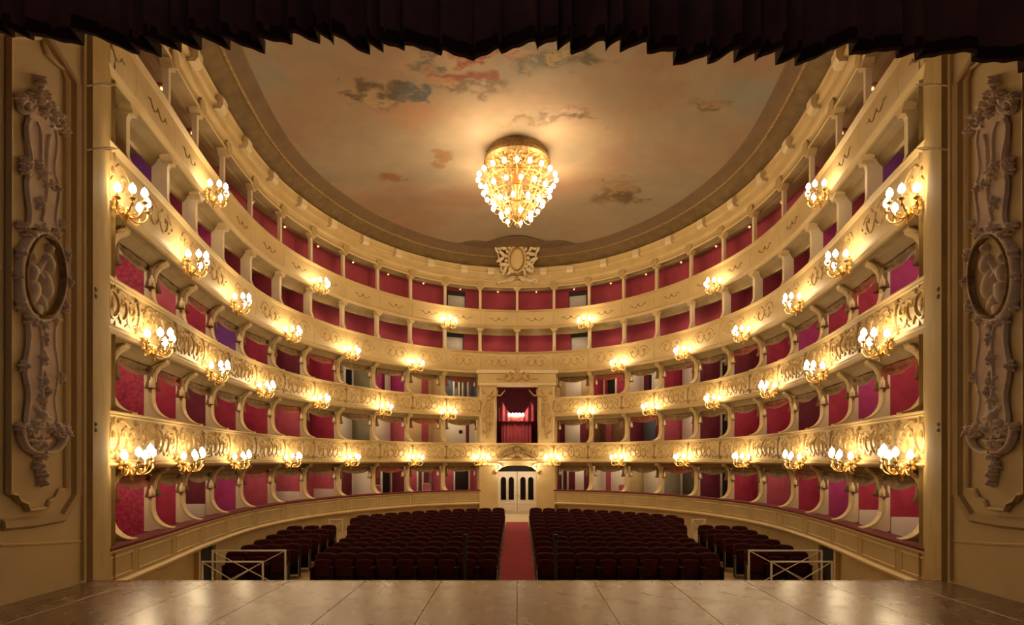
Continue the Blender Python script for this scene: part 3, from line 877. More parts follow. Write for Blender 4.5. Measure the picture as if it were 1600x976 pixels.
                    o = obj(nm, fm, parent=bo, m=mm, loc=(x0, y0, 0), rz=rz)
                    if kd in ('frame', 'dark', 'window', 'mirror'):
                        for sx in (-1, 1):
                            jm = MB(); x_ = off + sx * (wd / 2 + 0.05); jm.bbox(x_ - 0.05, x_ + 0.05, yb - 0.07, yb, zf, zf + hh * .95, 0.008)
                            obj('door_jamb', jm, parent=bo, m='white', loc=(x0, y0, 0), rz=rz)
                        jm = MB(); jm.bbox(off - wd / 2 - .1, off + wd / 2 + .1, yb - 0.07, yb, zf + hh * .90, zf + hh * .96, 0.008)
                        obj('door_lintel', jm, parent=bo, m='white', loc=(x0, y0, 0), rz=rz)
    for sd in (-1, 1):
        for k in range(0, 13):
            if not gal and k == 0: continue
            mid = sd * 0.5 * (SCOL[k] + SCOL[k + 1])
            lamp_spots.append((t, sd, k, mid, zc - (0.02 if t < 4 else 0.0)))
            if not gal: swag_spots.append((t, sd, k, mid, SCOL[k + 1] - SCOL[k], zc))
    return T

for t in range(5):
    build_tier(t)

# ------------------------------------------------------------------ swag drapes in the box openings
def swag_mesh(w, drop, name, m, kind):
    mb = MB(); nx, nz = 16, 6
    vs = []; fs = []
    for i in range(nx + 1):
        u = -1 + 2 * i / nx
        d = drop * (0.42 + 0.58 * (1 - u * u)) if kind == 0 else drop * (0.40 + 0.60 * abs(cos(u * pi)))
        for j in range(nz + 1):
            v = j / nz
            y = -0.05 * sin(v * pi * 2.5) * (1 - 0.4 * abs(u)) - 0.03 * v + 0.02 * sin(u * 9)
            vs.append((u * w / 2, y, -d * v))
    for i in range(nx):
        for j in range(nz):
            fs.append((i * (nz + 1) + j, i * (nz + 1) + j + 1, (i + 1) * (nz + 1) + j + 1, (i + 1) * (nz + 1) + j))
    mb.add(vs, fs)
    return mb.mesh(name, M[m], True)
SWM = {}
tas = MB(); tas.lathe([(0.0, 0.0), (0.02, -0.01), (0.022, -0.05), (0.05, -0.10), (0.06, -0.24), (0.0, -0.25)], 8)
tas_me = tas.mesh('tassel', M['tassel'], True)
tail = MB(); tail.lathe([(0.03, 0.0), (0.07, -0.05), (0.06, -0.30), (0.11, -0.48), (0.0, -0.50)], 8)
tail_me = {q: tail.mesh('side_tail', M[q], True) for q in ('swag', 'swag_red')}
for (t, sd, k, mid, w, zc) in swag_spots:
    wq = round(w - 0.26, 1); mm = 'swag_red' if (k * 7 + t * 3 + (sd > 0)) % 4 == 1 else 'swag'
    key = (wq, mm, k % 2)
    if key not in SWM: SWM[key] = swag_mesh(wq, 0.30, 'drape', mm, 0)
    c = 'russet' if mm == 'swag_red' else 'olive brown'
    r = thing('swag_drape', f'{c} swag over {ORD[k]} box to the {SIDE[sd]} of the royal box, {TNAME[t]} tier', 'drape', PR(mid, 0.46, zc - 0.165), RZ(mid), group=f'swags over the {TNAME[t]} tier boxes')
    obj('drape', SWM[key], parent=r)
    for sg in (-1, 1):
        obj('side_tail', tail_me[mm], parent=r, loc=(sg * (wq / 2 - 0.04), -0.03, -0.02))
    obj('tassel', tas_me, parent=r, loc=(sd * (-wq / 2 + 0.10), -0.09, -0.24))

# ------------------------------------------------------------------ small box lamps
lp = MB(); lp.lathe([(0.0, 0.0), (0.10, 0.0), (0.11, -0.015), (0.06, -0.03), (0.03, -0.035), (0.0, -0.035)], 12)
lp_me = lp.mesh('lamp_plate', M['brass'], True)
lb = MB(); lb.lathe([(0.0, -0.03), (0.03, -0.04), (0.04, -0.06), (0.025, -0.08), (0.0, -0.085)], 8)
lb_me = lb.mesh('bulb', M['bulb_small'], True)
for (t, sd, k, mid, z) in lamp_spots:
    rr = 0.95 if t < 3 else 0.66 if t == 3 else 0.58
    what = 'box' if t < 3 else 'bay'
    cen = 'the royal box' if t < 3 else 'the centre'
    r = thing('box_lamp' if t < 3 else 'gallery_lamp', f'small brass ceiling lamp in {ORD[k + (t >= 3)]} {what} to the {SIDE[sd]} of {cen}, {TNAME[t]} tier', 'lamp', PR(mid, rr, z - 0.02), RZ(mid), group=f'{TNAME[t]} tier lamps')
    obj('lamp_plate', lp_me, parent=r); obj('bulb', lb_me, parent=r)
    if t < 3:
        point_light(r, (0, 0, -0.22), P_BOX, WARM2, 0.08)
    else:
        point_light(r, (0, -0.1 if t == 3 else -0.42, -0.55), P_GAL * (1.0 if t == 3 else 0.55), WARM2, 0.1)

# ------------------------------------------------------------------ girandoles
pl = MB()
mpp = lambda u, v, o: (u, -o, v)
pl.plate([(0.10 * cos(a), 0.17 * sin(a)) for a in np.linspace(0, 2 * pi, 13)[:-1]], 0.03, mpp)
for a in range(6): pl.boss(0.10 * cos(a * pi / 3 + .5), 0.16 * sin(a * pi / 3 + .5), 0.06, 0.035, 0.06, mpp, rot=a * pi / 3 + .5, n=6)
pl.boss(0, 0, 0.06, 0.09, 0.10, mpp)
pl_me = pl.mesh('wall_plate', M['brass'], False)
dp = MB(); dp.lathe([(0.0, -0.34), (0.03, -0.30), (0.015, -0.26), (0.06, -0.20), (0.075, -0.15), (0.04, -0.09), (0.06, -0.04), (0.0, 0.0)], 10, (0, -0.16, 0))
dp_me = dp.mesh('centre_boss', M['brass'], True)
arm_me = []
ends = []
for (ang, R, zt) in ((-78, .40, .05), (-42, .42, .10), (0, .40, .16), (42, .42, .10), (78, .40, .05)):
    a = radians(ang)
    dx, dy = sin(a), -cos(a)
    ex, ey = dx * R, -0.14 + dy * R * 0.8
    c0 = (0, -0.12, -0.06)
    pts = bez(c0, (dx * R * .45, -0.12 + dy * R * .3, -0.32), (ex * 1.25, -0.12 + dy * R * .8, -0.22), (ex, ey, zt - 0.10), 9)
    m_ = MB(); m_.tube(pts, [0.022, 0.02, 0.018, 0.016, 0.016, 0.016, 0.016, 0.014, 0.014, 0.014], 6)
    m_.lathe([(0.0, -0.02), (0.02, -0.01), (0.055, 0.02), (0.06, 0.03), (0.02, 0.03), (0.0, 0.03)], 8, (ex, ey, zt - 0.10))
    sp = spiral(0.5, 0, 0.07, 1.0, 0, 1, 8)
    m_.tube([(dx * (R * q) , -0.12 + dy * R * q * .85, -0.16 + v) for q, v in sp], 0.010, 5)
    arm_me.append(m_.mesh('arm', M['brass'], True)); ends.append((ex, ey, zt - 0.07))
cd = MB(); cd.lathe([(0.0, 0), (0.016, 0), (0.016, 0.09), (0.0, 0.09)], 8); cd_me = cd.mesh('candle', M['candle'])
bl = MB(); bl.lathe([(0.0, 0.085), (0.038, 0.10), (0.062, 0.145), (0.050, 0.205), (0.0, 0.27)], 8); bl_me = bl.mesh('bulb', M['bulb'], True)
pd = MB(); pd.lathe([(0.0, 0.0), (0.012, -0.02), (0.022, -0.06), (0.0, -0.10)], 6); pd_me = pd.mesh('crystal_drop', M['tassel'], True)
def girandole(t, sd, k, s, z, label, r=-0.02, pw=1.0):
    g = thing('girandole', label, 'wall light', PR(s, r - 0.10, z), RZ(s), group=f'girandoles along the {TNAME[t]} tier')
    obj('wall_plate', pl_me, parent=g); obj('centre_boss', dp_me, parent=g)
    for i in range(5):
        a = obj('arm', arm_me[i], parent=g)
        obj('candle', cd_me, parent=a, loc=ends[i]); obj('bulb', bl_me, parent=a, loc=ends[i]); obj('crystal_drop', pd_me, parent=a, loc=(ends[i][0], ends[i][1], ends[i][2] - 0.05))
    point_light(g, (0, -0.34, 0.22), P_SCONCE * pw, WARM, 0.14)
    return g
GIR = {1: [1, 3, 5, 7, 9, 11, 12.9], 2: [2, 4, 6, 8, 10, 12], 3: [3, 5, 7, 9, 11, 12.9], 4: [2, 6, 10]}
for t in GIR:
    for sd in (-1, 1):
        for i, k in enumerate(GIR[t]):
            s = (SCOL[k] if k != 12.9 else S_END - 0.50)
            z = BOT[t] + [0, 0.07, -0.02, 0.0, -0.02][t]
            if t == 3 and k == 11: s -= 0.28
            if t == 3 and k == 12.9: s += 0.22
            if t == 2 and k >= 10: s -= 0.12
            if k == 12.9: lab = f'lit brass girandole on the {TNAME[t]} tier front, right beside the {SIDE[sd]} proscenium pilaster'
            else: lab = f'lit brass girandole, {ORD[i + 1]} to the {SIDE[sd]} of the centre on the {TNAME[t]} tier front'
            girandole(t, sd, k, sd * s, z, lab)

# ------------------------------------------------------------------ royal box and central portal
YB = 29.5
rb = thing('royal_box', 'tall royal box with carved pilasters and crowned lintel at centre of horseshoe', 'theatre box', (0, 0, 0))
RB0, RB1 = TOP[1], rel(3.87)
def bxo(name, x0, x1, y0, y1, z0, z1, m, parent, b=0.015):
    q = MB(); q.bbox(x0, x1, y0, y1, z0, z1, b)
    return obj(name, q, parent=parent, m=m)
for sg in (-1, 1):
    x0, x1 = sorted((sg * 1.08, sg * 1.95))
    p = bxo('pilaster', x0, x1, 29.22, 29.95, TOP[1] - 0.02, RB1, 'cream', rb)
    # carved figure bracket on the pilaster
    mpr = lambda u, v, o, sg=sg: (sg * (1.5 + u), 29.22 - o, TOP[1] + v)
    om = MB()
    om.ridge(bez((0.05, 0.2), (-0.15, 0.9), (0.20, 1.4), (-0.05, 2.1), 10), [0.07, .08, .10, .12, .13, .14, .14, .16, .18, .19, .16], 0.12, mpr)
    om.boss(-0.05, 2.30, 0.14, 0.17, 0.16, mpr); om.boss(0.10, 1.75, 0.16, 0.20, 0.12, mpr); om.boss(-0.16, 1.55, 0.12, 0.18, 0.10, mpr)
    for (u, v, a) in ((0.25, 2.6, .6), (-0.22, 2.62, 2.3), (0.24, 1.2, 1.2), (-0.15, .9, 1.8), (0.18, .55, .7)):
        om.boss(u, v, 0.16, 0.07, 0.08, mpr, rot=a, n=6)
    obj('carved_figure', om, parent=p, m='gilt')
    am = MB()
    am.tube([(sg * 1.25, 29.12, TOP[1] + 2.35), (sg * 1.05, 29.05, TOP[1] + 2.45), (sg * 0.86, 29.05, TOP[1] + 2.42), (sg * 0.70, 29.08, TOP[1] + 2.60), (sg * 0.60, 29.1, TOP[1] + 2.72)], [0.05, 0.05, 0.04, 0.035, 0.02], 6)
    am.tube([(sg * 1.05, 29.05, TOP[1] + 2.45), (sg * 1.0, 29.06, TOP[1] + 2.66), (sg * 1.04, 29.1, TOP[1] + 2.80)], [0.04, 0.035, 0.015], 6)
    obj('carved_branch', am, parent=p, m='gilt')
    # panel grooves
    gm = MB(); gm.ridge([(-0.32, 0.1), (-0.32, 2.9)], 0.03, 0.03, mpr); obj('pilaster_fillet', gm, parent=p, m='cream_light')
    gm = MB(); gm.ridge([(0.36, 0.1), (0.36, 2.9)], 0.03, 0.03, mpr); obj('pilaster_fillet', gm, parent=p, m='cream_light')
ent = bxo('lintel', -2.0, 2.0, 29.12, 29.95, RB1, RB1 + 0.58, 'cream', rb)
bxo('lintel_cornice', -2.1, 2.1, 29.02, 29.95, RB1 + 0.58, RB1 + 0.74, 'cream_light', ent)
bxo('lintel_base', -2.0, 2.0, 29.06, 29.95, RB1 - 0.03, RB1 + 0.07, 'cream_light', ent)
mpe = lambda u, v, o: (u, 29.12 - o, RB1 + v)
cr = MB()
cr.boss(0, 0.45, 0.30, 0.30, 0.14, mpe, n=12); cr.boss(0, 0.72, 0.22, 0.12, 0.16, mpe)
for sg in (-1, 1):
    cr.ridge([(sg * u, v) for u, v in bez((0.25, .35), (0.5, .1), (0.7, .2), (0.62, .42), 8)] + [(sg * u, v) for u, v in spiral(.54, .42, .08, 1, 0, 1, 8)], 0.04, 0.06, mpe)
    cr.boss(sg * 0.34, 0.62, 0.14, 0.08, 0.12, mpe, rot=sg * .8); cr.boss(sg * 0.9, 0.28, 0.2, 0.05, 0.04, mpe); cr.boss(sg * .36, .25, .14, .07, .1, mpe, rot=-sg * .7)
obj('crest', cr, parent=ent, m='gilt')
# interior
bxo('inner_wall', -1.76, -1.62, 29.9, 33.0, TOP[1] - 0.9, RB1 + 0.3, 'wine', rb)
bxo('inner_wall', 1.62, 1.76, 29.9, 33.0, TOP[1] - 0.9, RB1 + 0.3, 'wine', rb)
bxo('rear_wall', -1.76, 1.76, 32.8, 33.0, TOP[1] - 0.9, RB1 + 0.3, 'wine', rb)
bxo('inner_ceiling', -1.76, 1.76, 29.9, 33.0, RB1 + 0.2, RB1 + 0.32, 'wine', rb)
bxo('inner_floor', -1.62, 1.62, 29.72, 33.0, BOT[1] + 0.08, BOT[1] + 0.14, 'velvet', rb)
# rose baldachin at the back of the royal box
bd = thing('baldachin', 'rose pink canopy curtain with two peaks inside the royal box', 'curtain', (0, 0, 0))
def drape_sheet(x0, x1, ztop, zbot, y, nx, folds, amp):
    q = MB(); vs = []; fs = []; nz = 8
    for i in range(nx + 1):
        t_ = i / nx; x = x0 + (x1 - x0) * t_
        for j in range(nz + 1):
            v = j / nz
            vs.append((x, y + amp * sin(t_ * folds * 2 * pi), ztop(t_) + (zbot - ztop(t_)) * v))
    for i in range(nx):
        for j in range(nz): fs.append((i * (nz + 1) + j, i * (nz + 1) + j + 1, (i + 1) * (nz + 1) + j + 1, (i + 1) * (nz + 1) + j))
    q.add(vs, fs); return q
Zr = lambda py, Y: CAMZ + (718 - py) * Y / FPX
obj('back_curtain', drape_sheet(-0.86, 0.80, lambda t_: Zr(655, 31.2), BOT[1] + 0.15, 31.3, 60, 9, 0.05), parent=bd, m='rose', smooth=True)
def peak(t_):
    d = min(abs(t_ - 0.10), abs(t_ - 0.90))
    return Zr(650, 31) + 0.80 * max(0, 1 - d / 0.32) ** 1.6
obj('canopy', drape_sheet(-1.0, 0.95, peak, Zr(658, 31), 31.0, 60, 7, 0.07), parent=bd, m='rose', smooth=True)
wlamp = thing('royal_box_lamp', 'glowing horizontal lamp below the pink canopy in the royal box', 'lamp', (-0.05, 30.75, Zr(648, 30.8)))
q = MB(); q.bbox(-0.45, 0.45, -0.02, 0.06, -0.14, -0.09, 0.01); obj('lamp_bar', q, parent=wlamp, m='brass')
for i in range(5):
    q = MB(); q.lathe([(0.0, -0.09), (0.05, -0.07), (0.075, 0.0), (0.05, 0.08), (0.0, 0.11)], 8, (-0.36 + 0.18 * i, 0, 0)); obj('bulb', q, parent=wlamp, m='bulb', smooth=True)
point_light(wlamp, (0, -0.25, 0.05), 28, WARM, 0.1)
# pediment relief on the first tier front below the royal box
mpd = lambda u, v, o: PR(u, -0.10 - o, BOT[1] + 0.10 + v)
pdm = MB()
for sg in (-1, 1):
    pdm.ridge([(sg * u, v) for u, v in bez((0.0, 0.72), (0.35, 0.70), (0.55, 0.35), (1.05, 0.12), 10)], 0.045, 0.09, mpd)
    pdm.ridge([(sg * u, v) for u, v in bez((0.15, 0.35), (0.4, 0.35), (0.6, 0.15), (0.95, 0.02), 8)], 0.03, 0.05, mpd)
    pdm.boss(sg * 0.45, 0.22, 0.16, 0.07, 0.05, mpd, rot=-sg * .5)
pdm.boss(0, 0.62, 0.16, 0.16, 0.14, mpd); pdm.boss(0, 0.36, 0.13, 0.18, 0.08, mpd); pdm.boss(0, .1, .3, .07, .06, mpd)
obj('pediment_relief', pdm, parent=rb, m='gilt_dark')

# portal
zf = floor_z(29.5)
por = thing('entrance_portal', 'cream pillared portal around the double doors at the aisle end', 'portal', (0, 0, 0))
for sg in (-1, 1):
    x0, x1 = sorted((sg * 1.02, sg * 1.95))
    p = bxo('pillar', x0, x1, 29.20, 30.1, zf - 0.05, BOT[1] - 0.02, 'cream', por)
    bxo('pillar_base', x0 - 0.04, x1 + 0.04, 29.16, 30.1, zf - 0.05, zf + 0.25, 'cream_dark', p)
    bxo('pillar_cap', x0 - 0.05, x1 + 0.05, 29.14, 30.1, BOT[1] - 0.16, BOT[1] - 0.03, 'cream_light', p)
    cm = MB(); mpq = lambda u, v, o, sg=sg: (sg * (1.05 + u), 29.20 - o, BOT[1] - 0.16 + v)
    cm.ridge([(u, v) for u, v in bez((0.05, -0.45), (0.02, -0.2), (-0.15, -0.15), (-0.25, 0.0), 8)], [0.03, 0.05, 0.06, 0.07, 0.08, 0.08, 0.08, 0.08, 0.08], 0.08, mpq)
    cm.boss(0.05, -0.30, 0.12, 0.14, 0.10, mpq); obj('scroll_bracket', cm, parent=p, m='gilt')
bxo('transom', -1.1, 1.1, 30.05, 30.1, rel(-0.62), BOT[1] + 0.1, 'dark', por)
ar = MB()
arc = [(1.02 * cos(a), rel(-0.62) + 0.34 * sin(a)) for a in np.linspace(0, pi, 17)]
vs = []; fs = []
for (x, z) in arc: vs += [(x, 29.45, z), (x, 29.45, BOT[1] - 0.02), (x, 29.6, BOT[1] - 0.02), (x, 29.6, z)]
for i in range(16):
    for q in range(4): fs.append((i * 4 + q, i * 4 + (q + 1) % 4, i * 4 + 4 + (q + 1) % 4, i * 4 + 4 + q))
ar.add(vs, fs); obj('spandrel', ar, parent=por, m='cream_dark')
for sg in (-1, 1):
    q = MB(); q.lathe([(0.0, -0.06), (0.04, -0.03), (0.05, 0.0), (0.03, 0.05), (0.0, 0.06)], 8, (sg * 0.92, 29.1, BOT[1] - 0.14)); obj('portal_bulb', q, parent=por, m='bulb_small', smooth=True); point_light(por, (sg * 0.80, 28.95, BOT[1] - 0.25), 30, WARM2, 0.06)
dr = obj('door_1', None, kind='structure', label='white double door with four arched dark panes at the aisle end')
dz1 = rel(-0.62)
for sg in (-1, 1):
    x0, x1 = sorted((sg * 0.01, sg * 1.02))
    leaf = bxo('door_leaf', x0, x1, 29.92, 30.0, zf + 0.02, dz1, 'white', dr, 0.01)
    for off in (0.31, 0.72):
        cx = sg * off
        z0p, z1p = rel(-2.12), rel(-1.06)
        poly = [(cx - 0.155, z0p), (cx + 0.155, z0p), (cx + 0.155, z1p)] + [(cx + 0.155 * cos(a), z1p + 0.17 * sin(a)) for a in np.linspace(0, pi, 9)[1:-1]] + [(cx - 0.155, z1p)]
        q = MB(); q.prism(poly, 'y', 29.90, 29.915); me = q.mesh('pane', M['glass']); fix_normals(me); obj('pane', me, parent=leaf)
        mpp2 = lambda u, v, o: (u, 29.92 - o, v)
        q = MB(); q.ridge(poly + [poly[0]], 0.02, 0.03, mpp2); obj('pane_moulding', q, parent=leaf, m='white')
    q = MB(); mpp2 = lambda u, v, o: (u, 29.92 - o, v)
    q.ridge([(x0 + .15, zf + .15), (x1 - .15, zf + .15), (x1 - .15, rel(-2.3)), (x0 + .15, rel(-2.3)), (x0 + .15, zf + .15)], 0.02, 0.025, mpp2); obj('lower_panel', q, parent=leaf, m='white')
    q = MB(); q.lathe([(0.0, 0.0), (0.03, 0.01), (0.03, 0.04), (0.0, 0.05)], 8, (sg * 0.08, 29.88, rel(-1.9))); obj('door_knob', q, parent=leaf, m='brass')

# side entrance doors in the wall below the boxes
for n_, sd in ((2, -1), (3, 1)):
    sa, sb_ = sd * s_of_px(489), sd * s_of_px(463)
    q = MB(); sweep(q, [(0.19, -3.0), (0.19, -0.70), (0.24, -0.70), (0.24, -3.0)], sa, sb_, 3)
    d = obj(f'door_{n_}', q, m='dark', kind='structure', label='dark side doorway under the boxes behind the railing')
    for s_ in (sa, sb_):
        q = MB(); q.bbox(-0.06, 0.06, 0.10, 0.24, -3.0, -0.66, 0.01); obj('door_jamb', q, parent=d, m='cream', loc=PR(s_, 0, 0), rz=RZ(s_))

# ------------------------------------------------------------------ cartouche above the centre
ct = thing('stucco_cartouche', 'large shell-shaped stucco cartouche with scrolls at the centre of the cornice', 'ornament', (0, 0, 0))
mpk = lambda u, v, o: (u, 29.24 - o - 0.80 * max(0, v - 0.45), CORN0 + 0.25 + v * 0.93)
q = MB()
sh = [(.62 * cos(a) * (1 + .06 * cos(6 * a)), 1.05 + .72 * sin(a) * (1 + .06 * cos(5 * a))) for a in np.linspace(0, 2 * pi, 33)[:-1]]
q.plate(sh, 0.14, mpk); me = q.mesh('shield', M['gilt_dark']); fix_normals(me); obj('shield', me, parent=ct)
q = MB()
q.boss(0, 1.0, .34, .46, .16, mpk, n=12, base=.14); q.ridge([(.42 * cos(a), 1.02 + .56 * sin(a)) for a in np.linspace(0, 2 * pi, 21)], .05, .12, mpk, base=.14)
obj('oval_boss', q, parent=ct, m='cream')
q = MB()
for i in range(17):
    t_ = radians(-60 + i * 300 / 16); r = .74 + .10 * (i % 2)
    q.boss(r * cos(t_), 1.08 + r * .92 * sin(t_), .25, .085, .16, mpk, rot=t_ + (.35 if i % 2 else -.35), n=8, base=.06)
    q.boss(.56 * cos(t_ + .1), 1.06 + .60 * sin(t_ + .1), .10, .07, .10, mpk, rot=t_, n=6, base=.15)
for sg in (-1, 1):
    q.ridge([(sg * u, v) for u, v in spiral(.90, 1.52, .22, 1.2, -1.5, 1, 14)], .045, .10, mpk, base=.10)
    q.ridge([(sg * u, v) for u, v in spiral(.66, .62, .22, 1.2, 2.5, -1, 14)], .045, .10, mpk, base=.10)
    q.ridge([(sg * u, v) for u, v in bez((.70, .8), (1.05, .95), (.85, 1.3), (1.1, 1.55), 9)], .04, .10, mpk, base=.08)
q.boss(0, 1.86, .26, .20, .20, mpk, n=10, base=.10); q.boss(.22, 1.78, .16, .10, .16, mpk, rot=.5, base=.10); q.boss(-.22, 1.78, .16, .10, .16, mpk, rot=-.5, base=.10)
obj('leaf_border', q, parent=ct, m='cream_light')
for sg in (-1, 1):
    q = MB()
    q.ridge([(sg * u, v) for u, v in bez((.05, .25), (.35, .30), (.45, -.02), (.85, .06), 10)] + [(sg * u, v) for u, v in spiral(.95, .0, .11, .8, 2.2, -1, 8)], .07, .14, mpk)
    q.boss(sg * .28, .12, .2, .1, .18, mpk, rot=-sg * .5)
    obj('scroll_foot', q, parent=ct, m='cream_light')

# ------------------------------------------------------------------ chandelier
CY = 20.3
cz = lambda py: CAMZ + (718 - py) * CY / FPX
ch = thing('chandelier', 'huge lit gilt chandelier hanging from the painted vault', 'chandelier', (0, CY, 0))
ZT = dome(0, CY)
ZC = ZT - 0.36
q = MB()
q.lathe([(1.02, ZT + 0.02), (1.06, ZC + 0.10), (1.18, ZC + 0.04), (1.20, ZC - 0.08), (1.12, ZC - 0.16), (1.08, ZC - 0.10), (0.0, ZC - 0.07)], 40)
obj('ceiling_rose', q, parent=ch, m='gilt_dark')
q = MB(); mpz = lambda u, v, o: (u, v, ZC - 0.10 - o)
for ring, n_, rr, sz in ((0.98, 22, .15, .10), (0.72, 16, .15, .09), (0.46, 10, .15, .09), (0.22, 6, .12, .07)):
    for i in range(n_):
        a = 2 * pi * i / n_
        q.boss(ring * cos(a), ring * sin(a), rr, sz * .55, .07, mpz, rot=a + (0.6 if i % 2 else -0.6), n=6)
for i in range(12):
    a = 2 * pi * i / 12
    q.ridge([(u * cos(a) - v * sin(a), u * sin(a) + v * cos(a)) for u, v in bez((.15, 0), (.5, .2), (.7, -.2), (1.08, 0), 8)], .025, .06, mpz)
obj('rose_tracery', q, parent=ch, m='gilt')
q = MB()
q.lathe([(0.0, cz(356)), (0.04, cz(354)), (0.09, cz(350)), (0.06, cz(348)), (0.15, cz(344)), (0.17, cz(340)), (0.10, cz(336)), (0.20, cz(330)), (0.22, cz(326)), (0.10, cz(318)),
         (0.14, cz(310)), (0.09, cz(300)), (0.22, cz(290)), (0.16, cz(282)), (0.10, cz(270)), (0.16, cz(262)), (0.08, cz(255)), (0.07, ZC - 0.05)], 14)
obj('stem', q, parent=ch, m='brass', smooth=True)
for (zz, R) in ((cz(286) , 1.10), (cz(306), 0.92), (cz(325), 0.62)):
    q = MB(); q.tube([(R * cos(a), R * sin(a), zz) for a in np.linspace(0, 2 * pi, 33)], 0.03, 6, cap=False); obj('hoop', q, parent=ch, m='brass')
# basket of strands
bs = MB(); bs.tube([(0.85, 0, cz(258)), (0.98, 0, cz(270)), (1.10, 0, cz(288)), (0.92, 0, cz(305)), (0.60, 0, cz(324)), (0.18, 0, cz(342))], 0.022, 5)
for (x_, z_) in ((0.9, cz(263)), (1.04, cz(279)), (1.02, cz(296)), (0.76, cz(314)), (0.40, cz(333))): bs.lathe([(0, -0.07), (0.06, 0.0), (0, 0.07)], 6, (x_, 0, z_))
bs_me = bs.mesh('scrolled_strand', M['gilt'])
for i in range(18): obj('scrolled_strand', bs_me, parent=ch, rz=2 * pi * i / 18)
cb_ = MB(); cb_.lathe([(0.0, 0.09), (0.05, 0.075), (0.08, 0.02), (0.08, -0.035), (0.05, -0.08), (0.0, -0.09)], 8); cb_me = cb_.mesh('bulb', M['bulb_chand'], True)
for (py, R, n_) in ((281, 1.40, 20), (302, 1.20, 15), (321, 0.90, 11), (338, 0.55, 7)):
    z = cz(py)
    am = MB(); am.tube(bez((R * .35, 0, z - .05), (R * .6, 0, z - .25), (R * .95, 0, z - .3), (R, 0, z - .09), 7), 0.018, 5); am_me = am.mesh('arm', M['brass'])
    for i in range(n_):
        a = 2 * pi * (i + (0.5 if py in (302, 338) else 0)) / n_
        ao = obj('arm', am_me, parent=ch, rz=a)
        obj('bulb', cb_me, parent=ao, loc=(R, 0, z))
for (py, p) in ((284, 1.0), (304, 1.0), (330, 0.8)):
    for i in range(4):
        a = pi / 4 + i * pi / 2
        R = 1.6 if py == 284 else 1.4 if py == 304 else 1.0
        point_light(ch, (R * cos(a), R * sin(a), cz(py)), P_CHAND / 4 * p, WARM, 0.2)

